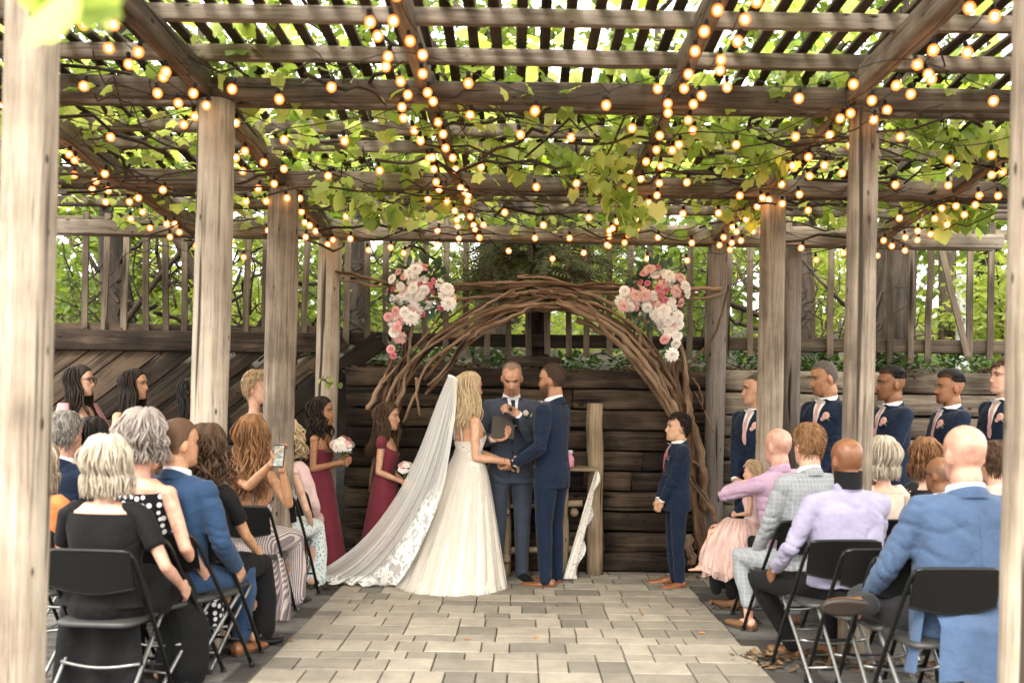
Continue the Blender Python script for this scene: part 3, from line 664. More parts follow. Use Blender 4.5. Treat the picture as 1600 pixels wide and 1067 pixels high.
# ================================================================ trees, shrubs beyond the fence
tr_ = random.Random(5)
def tree(label, px, d, r, H, crown, n, lm, seed, name='tree', leafv=(SIMPLE_V, SIMPLE_F), size=(.10, .2), limbs=7, z0=1.6, lean=0.0, group='trees beyond the fence'):
    fr = random.Random(seed); x = GX(px, d); t = empty(name, (x, d, z0), 0, label, 'tree', group)
    b = MB(); pts = [Vector((lean * k / 8 + .05 * math.sin(k * 1.3 + seed), .05 * math.cos(k + seed), H * k / 8)) for k in range(9)]
    b.tube(pts, [r * (1.25 - .06 * k if k else 1.5) * (1 - .07 * k) for k in range(9)], 12, jit=.09, seed=seed); tips = []
    for k in range(limbs):
        s0 = pts[fr.randrange(3, 9)]; an = fr.uniform(0, 6.28); L = fr.uniform(.8, 2.2)
        q = [s0 + Vector((math.cos(an) * L * i / 5, math.sin(an) * L * i / 5, L * .5 * i / 5 + .15 * math.sin(i + k))) for i in range(6)]
        b.tube(q, [r * .35 * (1 - .15 * i) for i in range(6)], 6, seed=k); tips.append(q[-1]); tips.append(q[3])
    b.build('trunk', M['trunk'], t)
    sp = []; cen = []
    cx_, cy_, cz_, rx_, ry_, rz_ = crown
    for k in range(max(6, n // 60)):
        a, p_ = fr.uniform(0, 6.28), fr.uniform(-1, 1); q = fr.random() ** .4
        cen.append((cx_ + rx_ * q * math.cos(a) * math.sqrt(1 - p_ * p_), cy_ + ry_ * q * math.sin(a) * math.sqrt(1 - p_ * p_), cz_ + rz_ * q * p_, fr.uniform(.25, .55)))
    for k in range(n):
        c = cen[k % len(cen)]; sp.append((c[0] + fr.gauss(0, c[3] * .6), c[1] + fr.gauss(0, c[3] * .6), c[2] + fr.gauss(0, c[3] * .5), fr.uniform(*size), fr.uniform(-1, 1), fr.uniform(-1, 1), fr.uniform(0, 6.28)))
    scatter('crown', *leafv, sp, lm, t)
    return t
TL, BL = M['tree_leaf'], M['bright_leaf']
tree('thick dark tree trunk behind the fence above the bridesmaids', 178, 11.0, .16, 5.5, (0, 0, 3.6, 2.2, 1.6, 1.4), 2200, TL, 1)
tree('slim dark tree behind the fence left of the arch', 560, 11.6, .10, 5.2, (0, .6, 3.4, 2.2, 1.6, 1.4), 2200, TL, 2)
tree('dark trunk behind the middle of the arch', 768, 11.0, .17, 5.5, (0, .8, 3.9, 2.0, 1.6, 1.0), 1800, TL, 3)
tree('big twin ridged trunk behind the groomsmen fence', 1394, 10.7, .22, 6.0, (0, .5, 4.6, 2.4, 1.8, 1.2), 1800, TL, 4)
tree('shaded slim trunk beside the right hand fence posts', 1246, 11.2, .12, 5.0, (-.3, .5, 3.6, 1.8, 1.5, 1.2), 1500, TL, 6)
# cedar with feathery sprays hanging behind the arch centre
fr = random.Random(21); t = empty('cedar_tree', (GX(838, 9.6), 9.6, 1.85), 0, 'feathery cedar tree hanging over the middle of the arch', 'tree'); b = MB(); sp = []
b.tube([(0, .2, 0), (.03, .2, .8), (-.03, .15, 1.7), (0, .1, 3.0)], [.11, .1, .09, .06], 9, jit=.1)
for k in range(105):
    z0 = fr.uniform(.75, 1.75); an = fr.uniform(0, 6.28); L = fr.uniform(.4, 1.05); q = []
    for i in range(6): q.append(Vector((math.cos(an) * L * i / 5, .1 - abs(math.sin(an)) * L * .8 * i / 5 + .1, z0 - .32 * L * (i / 5) ** 2 + .08 * i / 5)))
    b.tube(q, [.014 * (1 - .15 * i) for i in range(6)], 5)
    for i in range(36):
        f = fr.uniform(.25, 1.05) * 5; i0 = min(int(f), 4); p = q[i0].lerp(q[i0 + 1], f - i0)
        sp.append((p.x + fr.gauss(0, .05), p.y + fr.gauss(0, .05), p.z + fr.gauss(0, .04), fr.uniform(.15, .30), fr.uniform(-.9, .2), fr.uniform(-.7, .7), an - 1.57 + fr.uniform(-.9, .9)))
b.build('trunk', M['twig'], t); scatter('crown', FERN_V, FERN_F, sp, M['cedar'], t)
# bright shrubs and far trees
def shrub(label, px, d, z, rx_, rz_, n, lm, seed, size=(.08, .16), leafv=(SIMPLE_V, SIMPLE_F), group='shrubs beyond the fence'):
    fr = random.Random(seed); t = empty('shrub', (GX(px, d), d, 1.9), 0, label, 'shrub', group); b = MB()
    for k in range(6):
        an = fr.uniform(0, 6.28); q = [Vector((math.cos(an) * rx_ * .7 * i / 5 * fr.uniform(.8, 1.1), math.sin(an) * .5 * i / 5, (z - 1.9 + rz_ * .6) * i / 5)) for i in range(6)]; b.tube(q, [.02 * (1 - .14 * i) for i in range(6)], 5)
    b.build('stems', M['twig'], t); sp = []
    cen = [(fr.gauss(0, rx_ * .5), fr.gauss(0, .4), z - 1.9 + fr.gauss(0, rz_ * .5), fr.uniform(.12, .3)) for k in range(max(8, n // 40))]
    for k in range(n):
        c = cen[k % len(cen)]; sp.append((c[0] + fr.gauss(0, c[3]), c[1] + fr.gauss(0, c[3]), max(.0, c[2] + fr.gauss(0, c[3])), fr.uniform(*size), fr.uniform(-1, 1), fr.uniform(-1, 1), fr.uniform(0, 6.28)))
    scatter('foliage', *leafv, sp, lm, t)
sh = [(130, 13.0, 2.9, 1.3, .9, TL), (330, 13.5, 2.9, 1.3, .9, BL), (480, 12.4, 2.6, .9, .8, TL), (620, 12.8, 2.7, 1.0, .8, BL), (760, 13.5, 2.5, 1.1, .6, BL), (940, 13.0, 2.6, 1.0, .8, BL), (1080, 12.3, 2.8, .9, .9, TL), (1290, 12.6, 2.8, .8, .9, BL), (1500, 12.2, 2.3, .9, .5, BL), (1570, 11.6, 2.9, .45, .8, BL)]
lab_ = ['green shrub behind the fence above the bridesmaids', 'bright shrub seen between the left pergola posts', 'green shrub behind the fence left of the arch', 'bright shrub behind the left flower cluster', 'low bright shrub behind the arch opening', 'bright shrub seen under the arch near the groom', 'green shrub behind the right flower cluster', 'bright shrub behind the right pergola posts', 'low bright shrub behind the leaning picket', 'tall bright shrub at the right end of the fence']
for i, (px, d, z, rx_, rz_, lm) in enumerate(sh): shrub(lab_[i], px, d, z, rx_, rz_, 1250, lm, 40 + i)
far_lab = ['distant pale green tree far left beyond the fence', 'distant bright tree behind the left posts', 'distant green tree left of the arch', 'distant bright tree behind the arch', 'distant pale tree right of the arch', 'distant green tree behind the right posts', 'distant bright tree at the far right']
for i, px in enumerate((60, 300, 540, 800, 1020, 1260, 1540)):
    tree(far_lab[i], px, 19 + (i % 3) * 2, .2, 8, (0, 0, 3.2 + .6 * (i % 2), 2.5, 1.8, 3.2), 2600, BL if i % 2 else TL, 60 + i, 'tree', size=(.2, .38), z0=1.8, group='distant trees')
sp = []
for i in range(15000):
    x = U(-24, 24); c_ = .5 + .5 * math.sin(x * .9 + 2 * math.sin(x * .37)); z = U(1.4, 4.6 + 4.0 * c_); sp.append((x, 27 + U(-1.5, 1.5), z, U(.3, .6), U(-1, 1), U(-1, 1), U(0, 6.28)))
o = scatter('treeline', SIMPLE_V, SIMPLE_F, sp, TL); o['kind'] = 'stuff'
# tangle of bare branches on the left, behind the fence
def tangle(label, pxs, d, n, seed, zr):
    fr = random.Random(seed); t = empty('bare_shrub', (GX(sum(pxs) / 2, d), d, 1.9), 0, label, 'shrub', 'bare branch thickets behind the fence'); b = MB()
    x0, x1 = GX(pxs[0], d) - t.location.x, GX(pxs[1], d) - t.location.x
    for k in range(n):
        a = Vector((fr.uniform(x0, x1), fr.uniform(-.3, .3), fr.uniform(0, zr * .7))); e = a + Vector((fr.uniform(-1, 1) * .9, fr.uniform(-.3, .3), fr.uniform(.0, .9) * zr * .7))
        if e.z > zr: e.z = zr
        mid = [a.lerp(e, i / 6) + Vector((fr.gauss(0, .05), fr.gauss(0, .04), fr.gauss(0, .05))) for i in range(7)]
        r = fr.choice((.006, .008, .01, .014, .024)); b.tube(mid, [r * (1 - .1 * i) for i in range(7)], 5)
    b.build('branches', M['twig'], t)
tangle('tangle of bare dark branches behind the left fence', (95, 500), 10.1, 85, 1, 1.5)
tangle('thin bare twigs behind the fence left of the arch', (520, 700), 10.3, 35, 2, 1.3)
tangle('tangle of bare branches behind the right of the arch', (960, 1370), 10.5, 75, 3, 1.4)
for pts, r_, lab in (([(100, 640, 9.9), (220, 470, 9.9), (300, 380, 9.8), (400, 330, 9.7)], .035, 'dark fallen branch crossing behind the left fence'), ([(255, 330, 9.8), (300, 420, 9.8), (345, 510, 9.8), (440, 640, 9.8)], .06, 'thick dark leaning limb behind the left fence'), ([(350, 620, 9.9), (400, 520, 9.9), (440, 450, 9.9)], .045, 'forked dark limb between the two left posts'), ([(1100, 460, 10), (1200, 500, 10), (1290, 560, 10), (1350, 590, 10)], .03, 'dark fallen branch behind the right posts')):
    b = MB(); q = catmull([P(*p) for p in pts], 5); c = q[0].copy(); b.tube([p - c for p in q], [r_ * (1 - .5 * i / len(q)) for i in range(len(q))], 8, jit=.15, seed=r_ * 100); o = b.build('fallen_branch', M['twig'], None, True, c); tag(o, lab, 'branch')
# galvanised post and wooden post far right
p0 = P(1505, 470, 11.6); gp = empty('metal_post', (p0.x, 11.6, 1.9), 0, 'pale galvanised metal post behind the leaning picket', 'post')
b = MB(); b.box((0, 0, .6), (.14, .05, 1.2)); b.box((-.055, -.04, .6), (.025, .04, 1.19)); b.box((.055, -.04, .6), (.025, .04, 1.19)); b.build('channel', plain('galvanised', (.55, .57, .56), .5), gp, False)
b = MB(); [b.box((0, -.03, .2 + .16 * k), (.02, .012, .02)) for k in range(6)]; b.build('bolts', M['twig'], gp, False)
p0 = P(1480, 420, 12.2); o = rough_timber('wooden_post', 2.2, .16, .16, M['picket'], None, (p0.x, 12.2, 3.0), 77, False); tag(o, 'brown wooden post behind the fence beside the metal post', 'post')
# ================================================================ people: builders
def remesh(mb, vox, smooth=3, fac=.5):
    me = bpy.data.meshes.new('tmp'); me.from_pydata([tuple(p) for p in mb.v], [], mb.f); me.update()
    o = bpy.data.objects.new('tmp', me); COL.objects.link(o)
    m1 = o.modifiers.new('r', 'REMESH'); m1.mode = 'VOXEL'; m1.voxel_size = vox; m1.adaptivity = 0.0
    if smooth: m2 = o.modifiers.new('s', 'SMOOTH'); m2.factor = fac; m2.iterations = smooth
    dg = bpy.context.evaluated_depsgraph_get(); r = bpy.data.meshes.new_from_object(o.evaluated_get(dg))
    bpy.data.objects.remove(o); bpy.data.meshes.remove(me); return r
def coords(me):
    a = np.empty(len(me.vertices) * 3, np.float32); me.vertices.foreach_get('co', a); return a.reshape(-1, 3)
def normals(me):
    a = np.empty(len(me.vertices) * 3, np.float32); me.vertex_normals.foreach_get('vector', a); return a.reshape(-1, 3)
def wrinkle(me, amp, seed, k=(16, 16, 26), tilt=6.0):
    c = coords(me); n = normals(me); s = seed * 1.7
    wx = .5 * np.sin(c[:, 2] * 9 + s) + .4 * np.sin(c[:, 0] * 13 + c[:, 1] * 7 + s * 2)
    a = np.sin(c[:, 2] * k[2] + c[:, 0] * tilt * np.sin(s) * 3 + c[:, 1] * tilt + wx * 2.6 + s)
    b = np.sin(c[:, 0] * k[0] * 1.7 + c[:, 2] * k[2] * .8 + wx * 3.1 + s * 3) * np.sin(c[:, 1] * k[1] + c[:, 2] * 7 + s)
    gate = .5 + .5 * np.sin(c[:, 0] * 5 + c[:, 2] * 6 + s * 5)
    h = (np.maximum(a, -.3) * .6 + b * .5) * gate
    me.vertices.foreach_set('co', (c + n * (h * amp)[:, None]).astype(np.float32).ravel()); me.update()
def crease(me, arms, s, amp, seed):
    "narrow folds across the sleeves, bunched at the elbow, and drag lines over the trunk"
    c = coords(me); n = normals(me); h = np.zeros(len(c), np.float32); r_ = np.random.RandomState(seed)
    for sg, (S, E, W_) in arms.items():
        for A_, B_, at in ((S, E, 1.0), (E, W_, 0.0)):
            A = np.array(A_); D = np.array(B_) - A; L = np.linalg.norm(D); D = D / L; q = c - A; t = q @ D; rad = np.linalg.norm(q - t[:, None] * D, axis=1)
            inside = (rad < .085 * s) & (t > -.02) & (t < L + .02)
            g = np.exp(-((t / L - at) / .38) ** 2) * .9 + .25; ph = r_.uniform(0, 6, 3)
            w_ = np.sin(c[:, 0] * 31 + ph[0]) * 1.1 + np.sin(c[:, 2] * 23 + c[:, 1] * 19 + ph[1]) * 1.3
            h -= inside * g * (1 - np.abs(np.sin(t * 46 / s + w_ + ph[2]))) ** 3
    for k in range(3):
        ph = r_.uniform(0, 6, 4); a_ = r_.uniform(-.9, .9); w_ = np.sin(c[:, 0] * 9 + ph[0]) * 1.2 + np.sin(c[:, 2] * 8 + ph[1]) * 1.1 + np.sin(c[:, 0] * 21 + c[:, 2] * 15 + ph[3]) * .5
        gate = np.clip(np.sin(c[:, 0] * 7 + c[:, 2] * 5 + ph[2] + k * 2) * 1.3, 0, 1)
        h -= gate * .75 * (1 - np.abs(np.sin((c[:, 2] * math.cos(a_) + np.abs(c[:, 0]) * math.sin(a_)) * 21 / s + w_))) ** 3
    me.vertices.foreach_set('co', (c + n * (h * amp)[:, None]).astype(np.float32).ravel()); me.update()
def finish(me, name, mats, parent):
    me.name = name; me.materials.clear()
    for m_ in (mats if isinstance(mats, (list, tuple)) else [mats]): me.materials.append(m_)
    me.polygons.foreach_set('use_smooth', [True] * len(me.polygons)); me.update(); return link(name, me, parent)
SKIN = newmat('skin')
def _skin():
    m, t, b, o = SKIN; at = N(t, 'ShaderNodeAttribute', attribute_name='Col'); tcn = N(t, 'ShaderNodeTexCoord')
    n = N(t, 'ShaderNodeTexNoise', Scale=22.0, Detail=5.0); t.links.new(tcn.outputs['Object'], n.inputs['Vector'])
    r_ = ramp(t, [(.28, (.80, .70, .66)), (.5, (1, 1, 1)), (.74, (1.14, 1.18, 1.2))], n.outputs['Fac']); c = mixc(t, 1.0, at.outputs['Color'], r_.outputs[0], 'MULTIPLY')
    t.links.new(c, b.inputs['Base Color']); b.inputs['Roughness'].default_value = .40; b.inputs['Specular IOR Level'].default_value = .4
    b.inputs['Subsurface Weight'].default_value = .12; b.inputs['Subsurface Radius'].default_value = (.02, .008, .004); b.inputs['Subsurface Scale'].default_value = .5
    n2 = N(t, 'ShaderNodeTexNoise', Scale=180.0, Detail=2.0); t.links.new(tcn.outputs['Object'], n2.inputs['Vector'])
    bp = N(t, 'ShaderNodeBump', Strength=.12, Distance=.003); t.links.new(n2.outputs['Fac'], bp.inputs['Height']); t.links.new(bp.outputs[0], b.inputs['Normal']); return m
SKINM = _skin()
def hairmat(name, c1, c2):
    m, t, b, o = newmat(name); uv = N(t, 'ShaderNodeTexCoord'); at = N(t, 'ShaderNodeAttribute', attribute_name='Fade')
    mp = N(t, 'ShaderNodeMapping'); mp.inputs['Scale'].default_value = (6, 320, 1); t.links.new(uv.outputs['UV'], mp.inputs['Vector'])
    n = N(t, 'ShaderNodeTexNoise', Scale=1.0, Detail=4.0, Roughness=.7); t.links.new(mp.outputs[0], n.inputs['Vector'])
    n2 = N(t, 'ShaderNodeTexNoise', Scale=26.0, Detail=3.0); t.links.new(uv.outputs['Object'], n2.inputs['Vector'])
    ge = N(t, 'ShaderNodeNewGeometry'); a = N(t, 'ShaderNodeMath', operation='MULTIPLY_ADD'); a.inputs[1].default_value = .35; t.links.new(ge.outputs['Random Per Island'], a.inputs[0])
    a1 = N(t, 'ShaderNodeMath', operation='MULTIPLY_ADD'); a1.inputs[1].default_value = .55; t.links.new(n.outputs['Fac'], a1.inputs[0])
    a2 = N(t, 'ShaderNodeMath', operation='MULTIPLY_ADD'); a2.inputs[1].default_value = .35; a2.inputs[2].default_value = -.12; t.links.new(n2.outputs['Fac'], a2.inputs[0]); t.links.new(a2.outputs[0], a1.inputs[2]); t.links.new(a1.outputs[0], a.inputs[2])
    rp = ramp(t, [(.25, c1), (.8, c2)], a.outputs[0]); col = mixc(t, at.outputs['Alpha'], rp.outputs[0], at.outputs['Color'])
    t.links.new(col, b.inputs['Base Color']); b.inputs['Roughness'].default_value = .55; b.inputs['Specular IOR Level'].default_value = .22
    bp = N(t, 'ShaderNodeBump', Strength=.6, Distance=.006); t.links.new(n.outputs['Fac'], bp.inputs['Height']); t.links.new(bp.outputs[0], b.inputs['Normal']); return m
HC = dict(black=((.004, .0035, .003), (.022, .016, .013)), dark=((.006, .004, .003), (.036, .021, .014)), pepper=((.03, .027, .025), (.13, .12, .11)), brown=((.022, .012, .007), (.115, .062, .034)), auburn=((.07, .03, .012), (.34, .17, .075)), blond=((.20, .125, .06), (.62, .45, .27)), pale=((.36, .25, .135), (.70, .55, .36)), white=((.30, .245, .18), (.60, .525, .42)), ash=((.17, .13, .09), (.55, .45, .33)), grey=((.09, .08, .07), (.38, .35, .31)), silver=((.12, .10, .085), (.44, .385, .345)), red=((.16, .075, .03), (.38, .21, .10)), cropped=((.015, .012, .010), (.055, .045, .038)))
HM = {}
def hm(c):
    if c not in HM: HM[c] = hairmat(c + '_hair', *HC[c])
    return HM[c]
HZ = [0.0, .012, .03, .05, .07, .10, .125, .145, .17, .195, .215, .228, .235]
HF = [.072, .084, .085, .087, .085, .085, .082, .087, .083, .067, .044, .022, .0]
HB = [.012, -.004, -.028, -.05, -.072, -.092, -.099, -.101, -.099, -.088, -.066, -.040, -.012]
HW = [.018, .034, .048, .056, .062, .0685, .0715, .0735, .0735, .066, .051, .032, .006]
def head_ring(z, k, n, off=0.0):
    f, b, w_ = interp(z, HZ, HF), interp(z, HZ, HB), interp(z, HZ, HW); yc = f * .42 + b * .58
    an = 2 * math.pi * k / n; c, s = math.sin(an), math.cos(an)     # an = 0 looks forward
    e = 2.25; q = 1 / (abs(c) ** e + abs(s) ** e) ** (1 / e)
    x = (w_ + off) * c * q; y = yc + ((f - yc + off) if s > 0 else (yc - b + off)) * s * q
    return x, y
def add_head(mb, Mh, sex='m'):
    n = 36; rings = []; g = lambda a, s: math.exp(-(a / s) ** 2)
    for j in range(41):
        z = .235 * (j / 40) ** .96; ring = []
        for k in range(n):
            x, y = head_ring(z, k, n); an = 2 * math.pi * k / n
            if math.cos(an) > .3:
                pr = interp(z, [.062, .070, .080, .095, .125, .145], [0, .5, 1.0, .72, .22, 0]); y += .026 * pr * g(x, .0135) 
                y -= .010 * g(abs(x) - .032, .017) * g(z - .121, .012); y += .006 * g(z - .140, .010) * g(abs(x) - .025, .03)
                y += .006 * g(z - .054, .0055) * g(x, .018) + .005 * g(z - .043, .006) * g(x, .016); y -= .004 * g(z - .0485, .003) * g(x, .02)
                y += .006 * g(z - .016, .012) * g(x, .018); y += .004 * g(z - .09, .016) * g(abs(x) - .042, .015)
            ring.append(Mh @ Vector((x, y, z)))
        rings.append(ring)
    mb.loft(rings)
    for sg in (-1, 1):
        E = Mh.to_3x3() @ Matrix.Rotation(R(-14 * sg), 3, 'Z') @ Matrix.Rotation(R(-10), 3, 'X')
        mb.ell(Mh @ Vector((sg * .0755, -.018, .104)), (.0085, .019, .031), E, 10, 8)
TM = dict(z=[.80, .93, 1.05, 1.15, 1.28, 1.38, 1.44, 1.485, 1.53], w=[.172, .17, .155, .157, .175, .188, .168, .105, .062], d=[.122, .12, .108, .110, .118, .113, .098, .072, .056], c=[0, -.005, 0, .005, .008, .0, -.006, -.012, -.014])
TF = dict(z=[.80, .93, 1.07, 1.16, 1.26, 1.35, 1.41, 1.46, 1.50], w=[.175, .178, .135, .132, .148, .152, .138, .072, .050], d=[.118, .122, .092, .095, .118, .100, .082, .056, .048], c=[0, -.008, 0, .008, .018, .004, -.006, -.012, -.014])
def torso_pt(T, z, an, off=0.0, e=2.3):
    w_, d_, c_ = (interp(z, T['z'], T[k]) for k in 'wdc'); s, c = math.sin(an), math.cos(an); q = 1 / (abs(c) ** e + abs(s) ** e) ** (1 / e)
    return Vector(((w_ + off) * s * q, c_ + (d_ + off) * c * q, z))
def two_bone(S, T_, l1, l2, hint):
    d = T_ - S; L = min(d.length, (l1 + l2) * .998); dn = d.normalized(); a = (l1 * l1 - l2 * l2 + L * L) / (2 * L); h = math.sqrt(max(0, l1 * l1 - a * a))
    hv = hint - dn * hint.dot(dn); hv = hv.normalized() if hv.length > 1e-6 else Vector((0, 0, -1)); return S + dn * a + hv * h, S + dn * L
def add_hand(mb, wrist, d, nrm, sg, sc, curl=.6, spread=1.0):
    "d: along the hand, nrm: out of the palm, sg: thumb side sign"
    d = d.normalized(); nrm = (nrm - d * nrm.dot(d)).normalized(); t = d.cross(nrm) * sg
    B = Matrix((t, d, nrm)).transposed()
    mb.ell(wrist + d * .048 * sc, (.041 * sc, .056 * sc, .0165 * sc), B, 12, 8)
    mb.tube([wrist - d * .04 * sc, wrist + d * .03 * sc], [.0265 * sc, .029 * sc], 10, flat=.75)
    for i, (x, L) in enumerate(((.030, .070), (.0105, .078), (-.0095, .073), (-.029, .057))):
        p = wrist + (d * (.088 - abs(i - 1.3) * .004) + t * x * spread) * sc; pts = [wrist + (d * .055 + t * x * .9) * sc, p]; a = curl * (.45 + .06 * i); dd = d
        for k in range(3):
            dd = (d * math.cos(a) + nrm * math.sin(a)); p = p + dd * L * (.42, .33, .25)[k] * sc; pts.append(p); a += curl * .85
        mb.tube(pts, [.0105 * sc, .0100 * sc, .0092 * sc, .0086 * sc, .0072 * sc], 8, round_ends=True)
    p = wrist + (d * .020 + t * .030) * sc; q = p + (d * .032 + t * .026 + nrm * .014 * (1 + curl)) * sc; r_ = q + (d * .03 + t * .006 + nrm * .012 * curl) * sc; e = r_ + (d * .022 - t * .004 + nrm * .008 * curl) * sc
    mb.tube([wrist + (d * .012 + t * .012) * sc, p, q, r_, e], [.013 * sc, .0145 * sc, .0118 * sc, .0105 * sc, .008 * sc], 8, round_ends=True)
def shoe(name, parent, mats, pos, yaw, L=.29, sc=1.0, heel=.0, pitch=0.0, roll=0.0):
    b = MB(); S = [(-.26, .02, .05), (-.24, .030, .068), (-.15, .036, .078), (-.02, .037, .066), (.10, .042, .052), (.26, .047, .042), (.42, .046, .036), (.56, .040, .032), (.68, .026, .024), (.74, .010, .012)]
    rings = []
    Mx = Matrix.Translation(pos) @ Matrix.Rotation(yaw, 4, 'Z') @ Matrix.Rotation(pitch, 4, 'X') @ Matrix.Rotation(roll, 4, 'Y')
    for y, w_, h in S:
        ring = []; z0 = heel * max(0, 1 - (y + .26) / .6)
        for k in range(14):
            a = 2 * math.pi * k / 14; cx_, sz_ = math.cos(a), math.sin(a); ring.append(Mx @ Vector((w_ * cx_ * (1 if sz_ > 0 else 1.02), y * L, (z0 + .020 + max(0, sz_) ** .8 * (h - .005) if sz_ > 0 else z0 + .020)) ) * 1.0)
        rings.append(ring)
    b.loft(rings, True, 0)
    rings = []
    for y, w_, h in S:
        z0 = heel * max(0, 1 - (y + .26) / .6); rings.append([Mx @ Vector((w_ * 1.07 * math.cos(2 * math.pi * k / 14) , y * L * 1.02, z0 + (.021 if math.sin(2 * math.pi * k / 14) >= 0 else (.0 if y > .0 or heel else -.0)))) for k in range(14)])
    b.loft(rings, True, 1)
    if heel: b.tube([Mx @ Vector((0, -.2 * L, heel + .02)), Mx @ Vector((0, -.21 * L, .0))], [.018, .009], 8, 1)
    for k in range(3): b.tube([Mx @ Vector((x, (.10 + .06 * k) * L, heel * .5 + .05 - .006 * k)) for x in (-.022, 0, .022)], .0035, 5, 1)
    return b.build(name, mats, parent)
def person(label, x, y, rz, ztop, sex='m', sit=False, skin=(.42, .25, .16), hair=None, top=None, bottom=None, lean=0.0, yaw=0.0, pitch=0.0, kh=1.12, hands=None, hint=None, curls=(.5, .5), palm=None, fine=False, beard=None, face=False, shoes=None, legs=None, wide=1.0, group=None, shirt=None, tie=None, bout=None, seat=.50, z0=0.0, seed=None, belly=0.0, side=0.0, hand_dirs=None, glasses=False, collar=True):
    """one person: an Empty at the feet (or under the seat) with body, clothes and hair as children.
    canonical coordinates: 1.80 m standing figure, y forward, x to the person's right"""
    seed = seed if seed is not None else int(abs(x * 91 + y * 37) * 10) % 97; pr = random.Random(seed)
    root = empty('person', (x, y, z0), rz, label, 'person', group)
    if sit: hz = seat; s = (ztop - z0 - hz) / (1.80 - .90 - .0) ; hipz = hz
    else: s = (ztop - z0) / 1.80; hipz = .93 * s
    base = .90 if sit else .93
    Lm = Matrix.Rotation(-lean, 3, 'X') @ Matrix.Rotation(side, 3, 'Y')
    def up(v): v = Vector((v[0] * wide, v[1], v[2] - base)) * s; return Lm @ v + Vector((0, 0, hipz))
    T = {k: list(v) for k, v in (TM if sex == 'm' else TF).items()}
    if belly: T['d'] = [d + belly * b for d, b in zip(T['d'], (.3, .8, 1, 1, .5, .2, 0, 0, 0))]; T['w'] = [d + belly * b * .6 for d, b in zip(T['w'], (.5, 1, 1, .8, .4, .2, 0, 0, 0))]
    Ri = Matrix.Rotation(-rz, 3, 'Z')
    def toloc(p): return Ri @ (Vector(p) - Vector((x, y, z0)))
    hb = up((0, .012, 1.565 - (kh - 1) * .235)); sh = s * kh
    Mh = Matrix.Translation(hb) @ Matrix.Rotation(yaw, 4, 'Z') @ Matrix.Rotation(-pitch - lean * .35, 4, 'X') @ Matrix.Scale(sh, 4) @ Matrix.Diagonal((1 + pr.uniform(-.05, .03), 1 + pr.uniform(-.03, .03), 1, 1))
    Mi = Mh.inverted(); vox = .0052 if fine else .0075
    # arms
    sw = .178 if sex == 'm' else .150
    arms = {}
    hands = hands or {}
    for sg in (-1, 1):
        S = up((sg * sw, -.008, 1.418 if sex == 'm' else 1.385)); l1, l2 = .295 * s, .262 * s
        tg = hands.get(sg)
        if tg is None: tg = up((sg * (.30 if not sit else .15), .02, .86)) if not sit else Vector((sg * .13, .36, hipz + .10))
        elif len(tg) == 4: tg = toloc(tg[:3])
        else: tg = up(tg)
        hi = Vector((hint or {}).get(sg, (sg * .6, -.7, -.6))); E, W_ = two_bone(S, tg, l1, l2, hi); arms[sg] = (S, E, W_)
    bare = top and top[0] in ('dress', 'top', 'none')
    body = MB(); add_head(body, Mh, sex)
    body.tube([up((0, -.022, 1.40)), up((0, -.016, 1.50)), Mh @ Vector((0, -.026, .02)), Mh @ Vector((0, -.02, .09))], [(.068 if sex == 'm' else .052) * s, (.064 if sex == 'm' else .047) * s, (.060 if sex == 'm' else .047) * sh, .05 * sh], 14)
    if bare:
        body.loft([[up(torso_pt(T, z, 2 * math.pi * k / 20, -.004)) for k in range(20)] for z in (1.0, 1.08, 1.16, 1.24, 1.30, 1.35, 1.38, 1.41, 1.435, 1.455)])
    else: body.tube([up((0, -.01, 1.0)), up((0, -.015, 1.42))], .06 * s, 8)
    hs = s * (1.0 if sex == 'm' else .93) * (1.08 if kh > 1.05 else 1)
    for sg in (-1, 1):
        S, E, W_ = arms[sg]; k = 1 if sex == 'm' else .84
        if bare:
            body.ell(S + Vector((0, 0, -.004)), (.054 * s * k, .054 * s * k, .054 * s * k), None, 10, 7)
            body.tube([up((sg * .07, -.01, 1.40)), S, S.lerp(E, .5), E], [.05 * s * k, .050 * s * k, .044 * s * k, .037 * s * k], 12, round_ends=True)
            body.tube([E, E.lerp(W_, .3), E.lerp(W_, .75), W_], [.037 * s * k, .040 * s * k, .030 * s * k, .025 * s * k], 12, round_ends=True)
        else:
            body.tube([up((0, -.01, 1.38)), S, E, W_], [.04 * s, .032 * s, .028 * s, .026 * s], 8)
        hd = (W_ - E).normalized()
        if hand_dirs and sg in hand_dirs: hd = Vector(hand_dirs[sg]).normalized()
        pn = Vector((palm or {}).get(sg, (-sg * 1.0, .15, -.1)))
        add_hand(body, W_, hd, pn, sg * (1 if True else -1), hs, curls[0 if sg < 0 else 1])
    if legs:
        for lg_ in legs:
            a, k_, f_ = (Vector(q_) for q_ in lg_[:3]); body.tube([a, a.lerp(k_, .5), k_, k_.lerp(f_, .35), k_.lerp(f_, .75), f_], [.075 * s, .066 * s, .050 * s, .052 * s, .036 * s, .032 * s] if len(lg_) < 4 else [.036 * s, .037 * s, .036 * s, .035 * s, .031 * s, .030 * s], 12, round_ends=True)
            body.tube([f_ + Vector((0, -.03, -.03)), f_ + Vector((0, .06, -.05)), f_ + Vector((0, .15, -.068))], [.034 * s, .032 * s, .018 * s], 10, round_ends=True)
    me = remesh(body, vox, 2, .45); finish(me, 'body', SKINM, root)
    # skin colours by place on the head
    c = coords(me); H = np.array(Mi); q = c @ H[:3, :3].T + H[:3, 3]; X, Y, Z = q[:, 0], q[:, 1], q[:, 2]
    col = np.tile(np.array(skin, np.float32), (len(c), 1)); g = lambda a, s_: np.exp(-(a / s_) ** 2)
    def blend(mask, cc): 
        return col * (1 - mask[:, None]) + np.array(cc, np.float32)[None] * mask[:, None]
